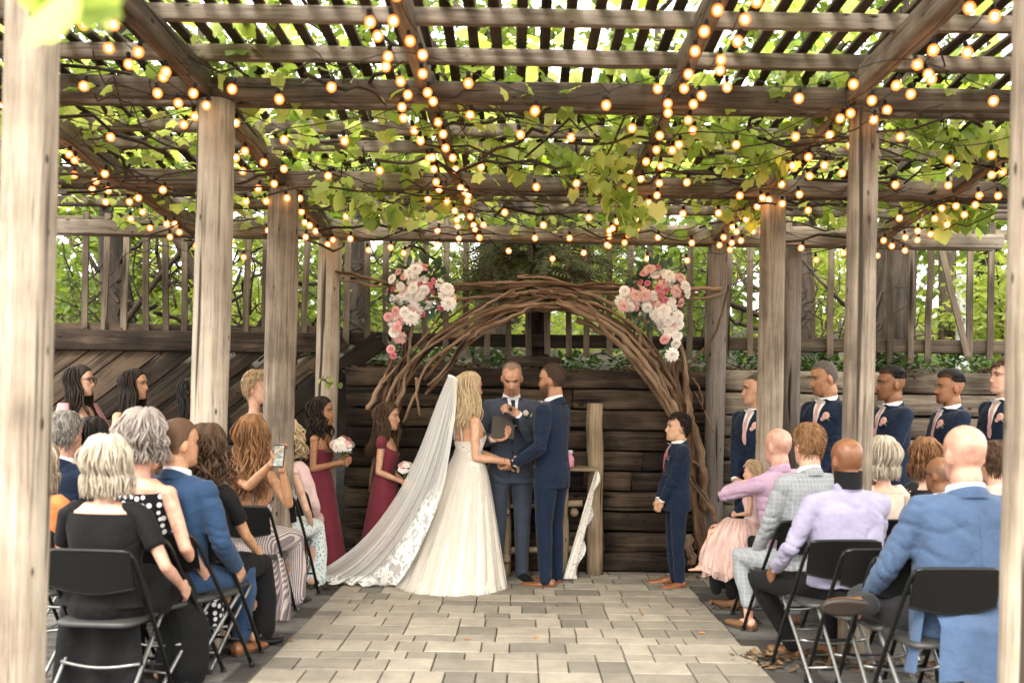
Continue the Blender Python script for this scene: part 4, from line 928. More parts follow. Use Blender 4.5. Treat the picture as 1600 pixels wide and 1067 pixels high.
    fr = (Y > .03) & (Z > -.03) & (Z < .25)
    lip = (skin[0] * .85, skin[1] * .52, skin[2] * .52)
    col = blend(np.clip(1.3 * g(Z - .0485, .0085) * g(X, .022), 0, 1) * fr * .85, lip)
    col = blend(np.clip(g(Z - .09, .022) * g(np.abs(X) - .045, .02) * .25 * fr + .3 * g(Z - .085, .012) * g(X, .014) * fr, 0, 1), (skin[0] * 1.05, skin[1] * .78, skin[2] * .72))
    ear = (np.abs(X) > .074) & (Z > .06) & (Z < .15) & (Y < .03); col = blend(ear * .35, (skin[0] * 1.05, skin[1] * .72, skin[2] * .66))
    hc = HC[hair[1]][1] if hair else None
    if beard:
        bc = HC[beard[0]][0]; a_ = beard[1]
        mk = np.clip((.088 - Z) / .02 + np.clip((.03 - Y) / .03, 0, 1) * 1.2, 0, 1) * np.clip((Y + .012) / .02, 0, 1) * (Z < .125) * (Z > -.01)
        mk = mk * (1 - .9 * np.clip(g(Z - .0485, .007) * g(X, .018) * 1.2, 0, 1)); mk *= np.clip(1 - g(np.abs(X) - .04, .014) * g(Z - .085, .018) * 1.5, 0, 1)
        if len(beard) > 2: mk = mk * np.clip(g(X, .028) * 1.5 * (Z < .072), 0, 1)
        col = blend(mk * a_ * ((Y > -.02)), bc)
    if hair and hair[0] == 'bald': col = blend(np.clip((Z - .09) / .02, 0, 1) * np.clip((.035 - Y) / .03, 0, 1) * np.clip((.165 - Z) / .03, 0, 1) * hair[2] * (Y > -.2) * (np.abs(X) < .073 + .004 * (Z < .05)), HC[hair[1]][0])
    at = me.color_attributes.new('Col', 'FLOAT_COLOR', 'POINT'); at.data.foreach_set('color', np.concatenate([col, np.ones((len(c), 1), np.float32)], 1).astype(np.float32).ravel())
    # eyes and brows
    if face:
        bcol = HC[(beard or hair or ('', 'dark'))[0 if beard else 1]][0]
        for sg in (-1, 1):
            b = MB(); Rh = Mh.to_3x3()
            ec = Vector((sg * .0315, .0728, .121)); dn = -.5 if pitch > .25 else 0
            b.ell(Mh @ ec, (.0145, .008, .0055 if pitch < .25 else .003), Rh, 10, 7, 0); b.ell(Mh @ (ec + Vector((0, .005, -.0005))), (.0046, .0042, .0046), Rh, 8, 6, 1)
            b.tube([Mh @ (ec + Vector((sg * -.014, .003, .002))), Mh @ (ec + Vector((0, .0085, .0062))), Mh @ (ec + Vector((sg * .015, .0, .003)))], .0011 * sh, 5, 1)
            b.build('eye', [EYEW, EYED], root)
            b = MB(); b.tube([Mh @ Vector((sg * .012, .0885, .1345)), Mh @ Vector((sg * .028, .090, .1405)), Mh @ Vector((sg * .042, .083, .1405)), Mh @ Vector((sg * .052, .071, .135))], [.0022 * sh, .0028 * sh, .0024 * sh, .0012 * sh], 6, flat=.6)
            b.build('eyebrow', hm(hair[1] if hair and hair[0] != 'bald' else (beard[0] if beard else 'dark')), root)
    if glasses:
        b = MB()
        for sg in (-1, 1):
            ctr = Vector((sg * .033, .097, .119)); b.tube([Mh @ (ctr + Vector((.026 * math.cos(a * .5236), 0, .022 * math.sin(a * .5236)))) for a in range(13)], .0022 * sh, 6)
            b.tube([Mh @ Vector((sg * .058, .093, .124)), Mh @ Vector((sg * .076, .05, .124)), Mh @ Vector((sg * .079, -.015, .116))], .002 * sh, 6)
        b.tube([Mh @ Vector((-.008, .1, .122)), Mh @ Vector((.008, .1, .122))], .002 * sh, 5); b.build('glasses', M['black_plastic'], root)
    if hair: add_hair(root, hair, Mh, up, s, sh, skin, pr)
    # ------------------------------------------------ clothes
    hipj = [Vector((sg * .095 * wide, 0, 0)) * s + Vector((0, 0, hipz)) for sg in (-1, 1)]
    if bottom and bottom[0] == 'trousers':
        b = MB(); b.ell(Vector((0, -.01, hipz + .02 * s)), (.165 * s * wide, .125 * s, .13 * s), None, 16, 10)
        lg = bottom[2] if len(bottom) > 2 else None
        for i, sg in enumerate((-1, 1)):
            if lg: kn, an_ = Vector(lg[i][0]), Vector(lg[i][1])
            elif sit: kn, an_ = Vector((sg * .13, .43 * s / .95, hipz + .01)), Vector((sg * .13, .40 * s / .95, .13))
            else: kn, an_ = Vector((sg * .10, .012, .50)) * s, Vector((sg * .105, -.015, .075)) * s
            h_ = hipj[i]
            b.tube([h_ + Vector((0, 0, .03 * s)), h_.lerp(kn, .3), h_.lerp(kn, .7), kn, kn.lerp(an_, .25), kn.lerp(an_, .6), an_], [.09 * s, .094 * s, .078 * s, .068 * s, .066 * s, .057 * s, .055 * s], 16, round_ends=True)
        me = remesh(b, .010 if fine else .013, 3); wrinkle(me, .011 * s, seed + 3, (18, 18, 20)); finish(me, 'trousers', bottom[1], root)
    if top and top[0] in ('suit', 'shirt'):
        b = MB(); zl = (.80 if not sit else .86) if top[0] == 'suit' else .92
        zs = [z for z in (.80, .86, .93, .99, 1.05, 1.10, 1.15, 1.21, 1.28, 1.33, 1.38, 1.42, 1.45, 1.475, 1.495) if z >= zl]; off = .012 if top[0] == 'suit' else .006
        b.loft([[up(torso_pt(T, z, 2 * math.pi * k / 28, off * (1 if z < 1.44 else .7))) for k in range(28)] for z in zs])
        for sg in (-1, 1):
            S, E, W_ = arms[sg]; o_ = 1.0 if top[0] == 'suit' else .95
            b.tube([up((sg * .05, -.012, 1.45)), up((sg * .12, -.010, 1.436)), S + Vector((0, 0, .0)) * s], [.05 * s, .056 * s, .066 * s * o_], 14, round_ends=True)
            b.tube([S, S.lerp(E, .3), S.lerp(E, .75), E], [.068 * s * o_, .067 * s * o_, .060 * s * o_, .056 * s * o_], 16, round_ends=True)
            we = E.lerp(W_, .97)
            b.tube([E, E.lerp(we, .3), E.lerp(we, .7), we], [.056 * s * o_, .055 * s * o_, .047 * s * o_, .041 * s * o_], 16, round_ends=False)
            if top[0] == 'suit':
                cb = MB(); dd = (W_ - E).normalized(); cb.tube([E.lerp(W_, .90), W_ + dd * .008], [.034 * s, .0335 * s], 14); cb.build('shirt_cuff', shirt or WHITE, root)
        me = remesh(b, .0095 if fine else .012, 4); wrinkle(me, (.005 if top[0] == 'suit' else .006) * s, seed, (14, 14, 22) if top[0] == 'suit' else (16, 12, 30)); crease(me, arms, s, (.010 if top[0] == 'suit' else .014) * s, seed)
        jk = finish(me, 'jacket' if top[0] == 'suit' else 'shirt', top[1], root)
        bv = None
        if top[0] == 'suit':
            b = MB(); fb = BVHTree.FromPolygons([tuple(p) for p in coords(me)], [tuple(p.vertices) for p in me.polygons]); bk = Lm @ Vector((0, -1, 0)); q_ = []
            for k in range(15):
                o0 = up((.002, -.6, 1.44 - .6 * k / 14)); h_ = fb.ray_cast(o0, -bk)
                if h_[0] is not None: q_.append(h_[0] + bk * .0005)
            if len(q_) > 3: b.tube(q_, .0028, 5); b.build('back_seam', top[1], root)
        if top[0] == 'suit':
            cc = coords(me); bv = BVHTree.FromPolygons([tuple(p) for p in cc], [tuple(p.vertices) for p in me.polygons])
        # collars
        if collar:
            def ring_collar(name, mt, r0, r1, zf0, zb0, hf, hb_, thick=.004, gap=.0):
                cb = MB(); n = 26; rows = []
                for j, (rr, tt) in enumerate(((r0, 0), (r0 * .97, .5), (r1, 1.0), (r1 - thick, 1.0), (r0 - thick, .0))):
                    ring = []
                    for k in range(n):
                        a = gap + (2 * math.pi - 2 * gap) * k / (n - 1); fwd = .5 + .5 * math.cos(a); zz = zb0 + (zf0 - zb0) * fwd + tt * (hb_ + (hf - hb_) * fwd)
                        ring.append(up((rr * math.sin(a), -.012 + .004 * fwd + rr * 1.04 * math.cos(a), zz)))
                    rows.append(ring)
                cb.loft(rows, False, 0, False); cb.build(name, mt, root)
            r_ = .070 if sex == 'm' else .06
            ring_collar('shirt_collar', (shirt or WHITE) if top[0] == 'suit' else top[1], r_ + .006, r_ - .001, 1.468, 1.492, .042, .058)
            if top[0] == 'suit': ring_collar('jacket_collar', top[1], r_ + .024, r_ + .008, 1.425, 1.485, .030, .05, .006, .35)
        if bv and not sit:
            fwd = Lm @ Vector((0, 1, 0))
            def proj(cx_, cz_, off):
                o0 = up((cx_, .6, cz_)); h = bv.ray_cast(o0, -fwd); p = h[0] if h[0] is not None else up((cx_, .1, cz_)); return p + fwd * off
            zb_ = 1.20
            def vpanel(name, mt, fn, nu, nv, off): 
                cb = MB(); cb.grid(lambda u, v: proj(*fn(u, v), off), nu, nv); cb.build(name, mt, root)
            hw = lambda v: .003 + .047 * v ** .9
            vpanel('shirt_front', shirt or WHITE, lambda u, v: ((u * 2 - 1) * hw(v), zb_ + .298 * v), 10, 14, .0035)
            tm = tie or TIEPINK
            vpanel('tie', tm, lambda u, v: ((u * 2 - 1) * interp(v, [0, .1, .85, .9, 1], [.010, .022, .014, .018, .017]), zb_ + .01 + .275 * v), 4, 14, .009)
            for sg in (-1, 1):
                vpanel('lapel', top[1], lambda u, v: (sg * (hw(v) - .004 + u * (.004 + interp(v, [0, .5, .62, .63, 1], [.012, .056, .068, .048, .030]))), zb_ + .298 * v + .006 * u), 6, 16, .0065)
            for k in range(2):
                cb = MB(); cb.ell(proj(.004, 1.145 - .09 * k, .004), (.009, .005, .009), None, 10, 6); cb.build('button', M['black_plastic'], root)
            # pocket, jacket front edges
            cb = MB(); cb.tube([proj(-.0 + .035 * (max(0, k - 5) / 5) ** 2, 1.17 - .032 * k, .001) for k in range(11)], .003, 5); cb.build('front_edge', top[1], root)
            if bout:
                c = proj(-.098, 1.375, .022); bb = empty('boutonniere', c); bb.parent = root
                for k in range(3 if bout != 'white' else 1):
                    nm = {'white': 'white_rose', 'pink': 'blush_bloom', 'rose': 'pink_rose'}[bout]; sz = .034 if k == 0 else .02
                    link(nm, fl[nm], bb, Vector((.018 * k, 0, -.014 * k)), (fwd + Vector((-.2, 0, .3))).to_track_quat('Z', 'Y').to_euler(), (sz,) * 3)
                for k in range(3): link('leaf', euc, bb, Vector((0, -.008, -.01)), (R(60 * k - 120), R(30), R(50 * k)), (.05,) * 3)
    if top and top[0] in ('dress', 'top'):
        # bodice cut by a neckline
        nf, nb, zw = top[2], top[3], ((bottom[7] if bottom and len(bottom) > 7 else 1.09) - .02 if not sit else .92)
        def ztop_(a):
            c_ = math.cos(a); return nf + (1.405 - nf) * (1 - abs(c_)) ** 1.6 if c_ > 0 else nb + (1.405 - nb) * (1 - abs(c_)) ** 1.6
        if top[4] == 'strapless' or top[4] == 'straps':
            ztop_ = lambda a: nf + (nb - nf) * (.5 - .5 * math.cos(a)) - .02 * abs(math.sin(a))
        b = MB(); b.grid(lambda u, v: up(torso_pt(T, zw + (ztop_(u * 2 * math.pi) - zw) * v, u * 2 * math.pi, .008 + .0025 * math.sin(u * 38 + v * 6))), 44, 12); b.build('bodice', top[1], root)
        if top[4] == 'straps':
            for sg in (-1, 1):
                b = MB(); b.tube([up(torso_pt(T, nf - .01, sg * .42, .008)), up((sg * .085, .04, 1.435)), up((sg * .08, -.03, 1.445)), up(torso_pt(T, 1.34, math.pi - sg * .38, .008)), up(torso_pt(T, nb, math.pi - sg * .55, .007))], .006 * s, 6, flat=1.6); b.build('strap', top[1], root)
        elif top[4] in ('cap', 'flutter', 'short', 'long'):
            for sg in (-1, 1):
                S, E, W_ = arms[sg]; b = MB(); k = dict(cap=.18, flutter=.5, short=.62, long=1.0)[top[4]]
                if top[4] == 'flutter':
                    rings = []
                    for j in range(7):
                        t_ = j / 6; c_ = S.lerp(E, -.22 + t_ * .72) ; rr = (.050 + .05 * t_ ** 1.2) * s; rings.append([c_ + Vector((math.sin(a) * rr * (1 + .10 * math.sin(a * 5)), math.cos(a) * rr * (1 + .1 * math.sin(a * 4 + 1)), (.03 * (1 - t_)) * s)) for a in [2 * math.pi * i / 24 for i in range(24)]])
                    b.loft(rings, False)
                else:
                    b.tube([up((sg * .075, -.012, 1.41)), up((sg * .12, -.01, 1.412)), S, S.lerp(E, min(k, .55)), S.lerp(E, min(k, 1))], [.045 * s, .051 * s, .055 * s, .053 * s, .050 * s], 14)
                    if k >= 1: b.tube([S.lerp(E, .9), E, E.lerp(W_, .5), E.lerp(W_, .97)], [.05 * s, .048 * s, .044 * s, .036 * s], 14)
                if top[4] == 'long': me = remesh(b, .012, 3); wrinkle(me, .006, seed); finish(me, 'sleeve', top[1], root)
                else: b.build('sleeve', top[1], root)
    if bottom and bottom[0] == 'skirt':
        # long standing skirt with folds: [kind, material, hem half width, hem half depth, hem shift x, y]
        _, mt, hw_, hd_, sx_, sy_ = bottom[:6]; z1 = bottom[7] if len(bottom) > 7 else 1.09; b = MB(); n = 96; rows = 26; folds = bottom[6] if len(bottom) > 6 else 15
        ph = [pr.uniform(0, 6.28) for _ in range(6)]
        def fn(u, v):
            a = u * 2 * math.pi; t_ = v; z = z1 * (1 - t_) + (.012 / s) * t_; w0 = torso_pt(T, z1, a, .010); hipb = math.sin(min(t_ / .16, 1) * math.pi / 2)
            w_ = w0.x / abs(math.sin(a) or 1) if False else 0
            wx = (.137 + (.178 - .137) * hipb + (hw_ / s - .178) * max(0, t_ - .08) / .92) ; wy = (.095 + (.125 - .095) * hipb + (hd_ / s - .125) * max(0, t_ - .08) / .92)
            f = 1 + (.008 + (.065 if len(bottom) < 8 else .035) * t_) * (math.sin(a * folds + ph[0] + .8 * math.sin(a * 3 + ph[1])) * .6 + math.sin(a * (folds * .55) + ph[2]) * .4) * min(1, t_ * 4)
            return up((wx * math.sin(a) * f + sx_ / s * t_ ** 1.3, wy * math.cos(a) * f + sy_ / s * t_ ** 1.3, z))
        b.grid(fn, n, rows); b.build('skirt', mt, root)
    if bottom and bottom[0] == 'lap':
        # seated skirt: over the thighs, then hanging from the knees
        mt, drop = bottom[1], bottom[2]; kw_ = bottom[3] if len(bottom) > 3 else 1; b = MB(); b.ell(Vector((0, -.02, hipz + .02)), (.19 * s, .15 * s, .12 * s), None, 16, 10)
        for sg in (-1, 1):
            b.tube([Vector((sg * .09, 0, hipz + .0)), Vector((sg * .10, .22, hipz + .03)), Vector((sg * .10, .44, hipz + .01)), Vector((sg * .11 * kw_, .47, hipz - drop * .5)), Vector((sg * .11 * kw_, .45, hipz - drop))], [.11 * s, .10 * s * kw_, .085 * s * kw_, .085 * s * kw_, .09 * s * kw_], 14, round_ends=True)
        b.box((0, .25, hipz + .0), (.16, .4, .12)); me = remesh(b, .013, 4); wrinkle(me, .008, seed + 5, (22, 10, 8)); finish(me, 'skirt', mt, root)
    if shoes:
        mt, spots = shoes[0], shoes[1]
        for p in spots: shoe('shoe', root, mt, Vector(p[:3]), p[3], .29 * s * (p[4] if len(p) > 4 else 1), 1, p[5] if len(p) > 5 else 0, p[6] if len(p) > 6 else 0, p[7] if len(p) > 7 else 0)
    return root, arms, up, Mh
EYEW = plain('eye_white', (.24, .21, .19), .4); EYED = plain('eye_dark', (.012, .008, .006), .25)
WHITE = fabric('white_shirt', (.78, .77, .75), .8)
TIEPINK = fabric('pink_tie', (.62, .36, .35), .6)
def add_hair(root, hair, Mh, up, s, sh, skin, pr):
    kind, colr = hair[0], hair[1]; mt = hm(colr); b = MB(); fade = []
    n = 40
    def setfade(o):
        me = o.data; nv = len(me.vertices); f = np.zeros((nv, 4), np.float32); f[:, :3] = skin
        if fade: f[:len(fade), 3] = np.array(fade)[:nv]
        a = me.color_attributes.new('Fade', 'FLOAT_COLOR', 'POINT'); a.data.foreach_set('color', f.ravel())
    if kind == 'bald': return
    if kind in ('short', 'crop', 'fade', 'flat', 'receding'):
        th = dict(short=.017, crop=.006, fade=.008, flat=.012, receding=.005)[kind] * (hair[2] if len(hair) > 2 else 1)
        ph = [pr.uniform(0, 6) for _ in range(4)]
        def hl(an):
            c = math.cos(an)            # 1 front
            return interp(c, [-1, -.55, -.1, .12, .3, .55, .75, 1], [.035, .055, .10, .105, .165, .186, .188, .184] if kind != 'receding' else [.035, .055, .10, .108, .15, .198, .212, .20])
        def fn(u, v):
            an = u * 2 * math.pi; z0 = hl(an); zt = .2345; z = z0 + (zt - z0) * v ** .9
            e = min(1, v * 7); topf = min(1, max(0, (z - .15) / .05)); o_ = th * e
            if kind == 'fade': o_ = (.002 + th * topf * 1.5) * e
            if kind == 'flat': o_ = (.003 + th * topf * .9) * e
            if kind == 'short': o_ = th * e * .75 * (1 + .3 * math.sin(an * 9 + z * 60 + ph[0]) + .25 * math.sin(an * 17 - z * 90))
            if kind in ('flat', 'fade') and z < .205: o_ *= .45 + .55 * max(0, (z - .185) / .02)
            x, y = head_ring(z, u * n, n, o_ - .002); zz = z + (o_ + (th * .5 * topf if kind == 'short' else 0)) * min(1, max(0, (z - .17) / .05))
            fade.append(((1 - min(1, v * 3)) * .6 if kind in ('fade', 'flat') else (1 - min(1, v * 5)) * .5) + (.35 if kind == 'receding' and math.cos(an) > .2 else 0) + (.06 if kind in ('crop', 'receding') else 0))
            return Mh @ Vector((x, y, zz))
        b.grid(fn, n, 22)
        if kind in ('short', 'flat', 'fade'):
            curly = kind in ('flat', 'fade')
            for i in range(520 if kind == 'short' else 300):
                an = pr.uniform(0, 6.283); z = pr.uniform(max(hl(an) + .006, .165 if curly else 0), .232); o_ = th * (.7 if not curly else .6)
                k_ = an / 6.283 * n; x, y = head_ring(z, k_, n, o_); zz = z + (o_ + th * .4) * min(1, max(0, (z - .17) / .05)); p0 = Vector((x, y, zz)); nr = Vector((x, y + .01, max(0, z - .14) * 1.3)).normalized()
                if curly: fl_ = Vector((pr.gauss(0, 1), pr.gauss(0, 1), pr.gauss(0, 1))) * .5; L_ = .010
                else: fl_ = Vector((.45 * math.sin(an) + pr.gauss(0, .14), -.45 + pr.gauss(0, .14), -1.1 * (z < .20) + pr.gauss(0, .1))); L_ = pr.uniform(.028, .045)
                fl_ = (fl_ - nr * fl_.dot(nr) * .9).normalized(); r0 = (.0042 if curly else .0034) * sh
                b.tube([Mh @ (p0 - nr * .004), Mh @ (p0 + fl_ * L_ * .5 + nr * (.0025 if not curly else .005)), Mh @ (p0 + fl_ * L_ - nr * (.002 if not curly else -.002))], [r0, r0 * .9, r0 * .25], 4)
        o = b.build('hair', mt, root); setfade(o); return
    # long hair: cap plus many locks
    L, wave, vol = hair[2], hair[3], hair[4]; front = hair[5] if len(hair) > 5 else .52
    def hl(an): return interp(math.cos(an), [-1, -.6, 0, .35, .6, .85, 1], [.03, .03, .045, .095, .155, .184, .19])
    def fn(u, v):
        an = u * 2 * math.pi; z0 = hl(an); z = z0 + (.2345 - z0) * v ** .9; o_ = (.006 + vol * (.5 + .2 * math.sin(an * 7 + z * 50))) * min(1, v * 5)
        x, y = head_ring(z, u * n, n, o_ - .002); return Mh @ Vector((x, y, z + o_ * .7 * min(1, max(0, (z - .18) / .04))))
    b.grid(fn, n, 20)
    nl = 230
    A = Mh.to_3x3()
    for i in range(nl):
        f = (i + .5) / nl; an = math.pi * (front + (2 - 2 * front) * f) + pr.uniform(-.06, .06); sgn = 1 if math.sin(an) > 0 else -1
        zs = pr.uniform(.13, .225); pts = []; Ln = L * pr.uniform(.82, 1.08) + pr.uniform(-.02, .01); m_ = 14; pr_k = pr.uniform(-.08, .2); pr_i = pr.uniform(.6, 1.3); ph = (math.floor(an * 3.2) * 1.7 + pr.uniform(-.9, .9)) if wave > .012 else pr.uniform(0, 6.28); ph2 = pr.uniform(0, 6.28); ex = pr.uniform(.004, .028) * (1 + vol * 25)
        tot = zs + Ln
        for j in range(m_):
            t = j / (m_ - 1); z = zs - tot * t
            if z > .05: x, y = head_ring(z, an / (2 * math.pi) * n, n, ex * (.4 + .6 * min(1, (zs - z) / .06)))
            else:
                x0, y0 = head_ring(.05, an / (2 * math.pi) * n, n, ex); k = min(1, (.05 - z) / .13)
                rr = math.hypot(x0, y0) or 1; tr = max(.072 + ex, rr * (1 - (.10 if L > .1 else pr_k) * k)); x, y = x0 / rr * tr, y0 / rr * tr
                if z < -.06 and L > .1: # over the shoulders
                    q = min(1, (-.06 - z) / .12); y += (-.052 if math.cos(an) < .35 else .075) * q; x *= 1 + .12 * q
            wv = (wave * pr_i + .002) * min(1, t * 3) * (1 + .5 * t)
            x += wv * math.sin(t * tot * (34 if wave > .012 else 20) + ph); y += wv * math.cos(t * tot * (31 if wave > .012 else 18) + ph2)
            pts.append(Mh @ Vector((x, y, z)))
        r_ = pr.uniform(.0045, .0085) * sh; b.tube(pts, [r_ * (.6 + .6 * math.sin(math.pi * min(1, (j / (m_ - 1)) * 1.0 + .12))) * (1 - .55 * (j / (m_ - 1)) ** 3) for j in range(m_)], 6, flat=.6)
    o = b.build('hair', mt, root); setfade(o)
# ================================================================ folding chairs
def chair_meshes():
    out = {}
    def U_tube(mb, pts, r, n=9): mb.tube(catmull(pts, 4), r, n)
    b = MB(); U_tube(b, [(-.225, .26, .01), (-.222, .10, .30), (-.218, -.10, .62), (-.212, -.185, .76), (-.185, -.20, .797), (-.12, -.205, .803), (.12, -.205, .803), (.185, -.20, .797), (.212, -.185, .76), (.218, -.10, .62), (.222, .10, .30), (.225, .26, .01)], .0115); b.tube([(-.222, .17, .17), (.222, .17, .17)], .008, 7); out['back_frame'] = (b.mesh('back_frame', M['black_metal']), )
    b = MB()
    for sg in (-1, 1): b.tube(catmull([(sg * .20, .17, .43), (sg * .20, -.02, .25), (sg * .20, -.25, .012)], 4), .0105, 8)
    b.tube([(-.2, -.16, .10), (.2, -.16, .10)], .008, 7); b.tube([((k / 8 - .5) * .4, -.075 - .02 * math.sin(math.pi * k / 8), .235 - .02 * math.sin(math.pi * k / 8)) for k in range(9)], .009, 7); out['rear_legs'] = (b.mesh('rear_legs', M['grey_metal']), )
    b = MB(); b.grid(lambda u, v: ((u - .5) * .415, -.155 - .045 * v - .022 * math.sin(math.pi * u), .622 + .178 * v - .028 * (1 - v) * math.sin(math.pi * u)), 12, 6); b.grid(lambda u, v: ((.5 - u) * .415, -.168 - .045 * v - .022 * math.sin(math.pi * u), .622 + .178 * v - .028 * (1 - v) * math.sin(math.pi * u)), 12, 6)
    b.tube([((k / 10 - .5) * .42, -.162 - .022 * math.sin(math.pi * k / 10), .620 - .028 * math.sin(math.pi * k / 10)) for k in range(11)], .007, 7); out['backrest'] = (b.mesh('backrest', M['black_plastic']), )
    b = MB(); rings = []
    for z, k in ((.428, .97), (.432, 1), (.447, 1), (.455, .95)):
        rings.append([(.2 * k * (abs(math.cos(a)) ** .35) * (1 if math.cos(a) > 0 else -1), .02 + .2 * k * (abs(math.sin(a)) ** .35) * (1 if math.sin(a) > 0 else -1), z) for a in [2 * math.pi * i / 28 for i in range(28)]])
    b.loft(rings); out['seat'] = (b.mesh('seat', plain('chair_seat', (.03, .03, .028), .5)), )
    b = MB(); [b.tube([(x, y, .0), (x, y + (.01 if y < 0 else -.006), .03)], .0155, 8) for x, y in ((-.225, .262), (.225, .262), (-.2, -.255), (.2, -.255))]; out['foot_caps'] = (b.mesh('foot_caps', M['rubber']), )
    return out
CH = chair_meshes()
def chair(label, x, y, rz):
    t = empty('folding_chair', (x, y, .006), rz, label, 'chair', 'black folding chairs of the guests')
    for k, (me,) in CH.items(): link(k, me, t)
    return t
# ================================================================ clothes
NAVY = fabric('navy_wool', (.0055, .0135, .035), .8, bump=.2); SLATE = fabric('slate_wool', (.052, .062, .088), .8, bump=.2); LBLUE = fabric('light_blue_wool', (.053, .087, .157), .85, bump=.3); MBLUE = fabric('blue_wool', (.020, .048, .105), .85, bump=.25)
BURG = fabric('burgundy_chiffon', (.155, .022, .036), .75); ROSEF = fabric('dusty_rose_chiffon', (.50, .235, .245), .8); BLUSH = fabric('blush_chiffon', (.58, .36, .31), .8)
LILAC = fabric('lilac_shirt', (.42, .285, .39), .85); LAV = fabric('lavender_shirt', (.255, .24, .335), .85); GREYP = fabric('grey_plaid', (.25, .265, .285), .85, 'plaid', (.35, .365, .38), 13.0)
BLACKF = fabric('black_cloth', (.0045, .0045, .005), .8, sheen=.02); DKGREY = fabric('dark_grey_cloth', (.012, .0122, .0135), .85); DOTS = fabric('polka_dot_cloth', (.006, .006, .008), .85, 'dots', (.72, .72, .74), 27.0); STRIPE = fabric('striped_cloth', (.55, .47, .45), .85, 'stripe', (.20, .16, .17), 26.0)
FLORAL = fabric('floral_cloth', (.66, .69, .68), .85, 'floral', (1, 1, 1), 44.0); ORANGE = fabric('orange_cloth', (.85, .22, .07), .8); PALEPINK = fabric('pale_pink_cloth', (.70, .50, .48), .85); CREAM = fabric('cream_cloth', (.6, .48, .39), .85)
TAN = [plain('tan_leather', (.22, .080, .03), .35, .3, 25, .1), plain('dark_sole', (.03, .02, .014), .6)]; BLK = [plain('black_leather', (.010, .010, .010), .3), plain('black_sole', (.008, .008, .008), .6)]; BRN = [plain('brown_suede', (.15, .07, .03), .7), TAN[1]]
S_TAN, S_LIGHT, S_BROWN, S_DARK, S_OLIVE, S_PINK = (.50, .27, .155), (.58, .35, .245), (.26, .115, .055), (.13, .058, .03), (.40, .205, .11), (.56, .31, .22)
# ================================================================ the wedding party
HX = P(795, 722, 8.3); hx, hzz = HX.x, HX.z
GOWN = fabric('ivory_tulle', (.68, .63, .555), .9, bump=.05, sheen=.3); LACE_B = lacemat('bodice_lace', (.72, .67, .60), .72, 70, .42)
bx = GX(730, 8.3)
bride, b_arms, b_up, b_Mh = person('bride with long wavy blonde hair in an ivory tulle gown and long veil', bx, 8.32, R(-62), P(722, 581, 8.32).z, 'f', skin=(.56, .315, .195), hair=('long', 'pale', .19, .010, .010, .44), top=('dress', LACE_B, 1.30, 1.225, 'straps'), bottom=('skirt', GOWN, .44, .44, .03, -.13, 17, 1.165), hands={1: (hx - .035, 8.25, hzz + .01, 1), -1: (hx - .03, 8.40, hzz, 1)}, hint={1: (.1, -.4, -1), -1: (-.3, -.2, -1)}, yaw=R(6), fine=True, face=True, curls=(.7, .7), palm={1: (0, .2, -1), -1: (0, .2, -1)}, seed=3)
b = MB()   # soft outer tulle layer and lining
def outer(u, v):
    a = u * 2 * math.pi; z = 1.155 * (1 - v) + .02 * v; hp = math.sin(min(v / .2, 1) * 1.57); wx = .140 + .040 * hp + .30 * max(0, v - .06); wy = .104 + .035 * hp + .33 * max(0, v - .06)
    f = 1 + (.010 + .022 * v) * math.sin(a * 26 + 3 * math.sin(a * 3)) * min(1, v * 3) + .05 * max(0, v - .93) / .07 * math.sin(a * 41); return b_up((wx * math.sin(a) * f, wy * math.cos(a) * f - .14 * v ** 1.3, z))
TULLE, t_, bs_, o_ = newmat('sheer_tulle'); bs_.inputs['Base Color'].default_value = (.68, .63, .56, 1); bs_.inputs['Roughness'].default_value = .9
tu = N(t_, 'ShaderNodeTexCoord'); mp_ = N(t_, 'ShaderNodeMapping'); mp_.inputs['Scale'].default_value = (120, 2, 1); t_.links.new(tu.outputs['UV'], mp_.inputs['Vector']); n_ = N(t_, 'ShaderNodeTexNoise', Scale=1.0, Detail=3.0); t_.links.new(mp_.outputs[0], n_.inputs['Vector'])
rp_ = ramp(t_, [(.3, .38), (.75, .46)], n_.outputs['Fac']); t_.links.new(rp_.outputs[0], bs_.inputs['Alpha'])
b.grid(outer, 150, 22); b.build('overskirt', TULLE, bride)
# bracelet
b = MB(); W_ = b_arms[1][2]; E_ = b_arms[1][1]; dd = (W_ - E_).normalized(); c = E_.lerp(W_, .96); xx = dd.orthogonal().normalized(); yy = dd.cross(xx)
b.tube([c + (xx * math.cos(a) + yy * math.sin(a)) * .031 for a in [k * .5236 for k in range(13)]], .003, 5); b.build('bracelet', M['grey_metal'], bride)
# veil
veil, t_, bs_, o_ = newmat('veil_tulle'); uvn = N(t_, 'ShaderNodeTexCoord'); sx_ = N(t_, 'ShaderNodeSeparateXYZ'); t_.links.new(uvn.outputs['UV'], sx_.inputs[0])
bs_.inputs['Base Color'].default_value = (.90, .885, .85, 1); bs_.inputs['Roughness'].default_value = .9
mp_ = N(t_, 'ShaderNodeMapping'); mp_.inputs['Scale'].default_value = (42, 1.2, 1); t_.links.new(uvn.outputs['UV'], mp_.inputs['Vector']); n_ = N(t_, 'ShaderNodeTexNoise', Scale=1.0, Detail=4.0); t_.links.new(mp_.outputs[0], n_.inputs['Vector']); st_ = ramp(t_, [(.32, .34), (.68, .72)], n_.outputs['Fac'])
vo_ = N(t_, 'ShaderNodeTexVoronoi', Scale=15.0); t_.links.new(uvn.outputs['Object'], vo_.inputs['Vector']); nn_ = N(t_, 'ShaderNodeTexNoise', Scale=30.0, Detail=3.0); t_.links.new(uvn.outputs['Object'], nn_.inputs['Vector'])
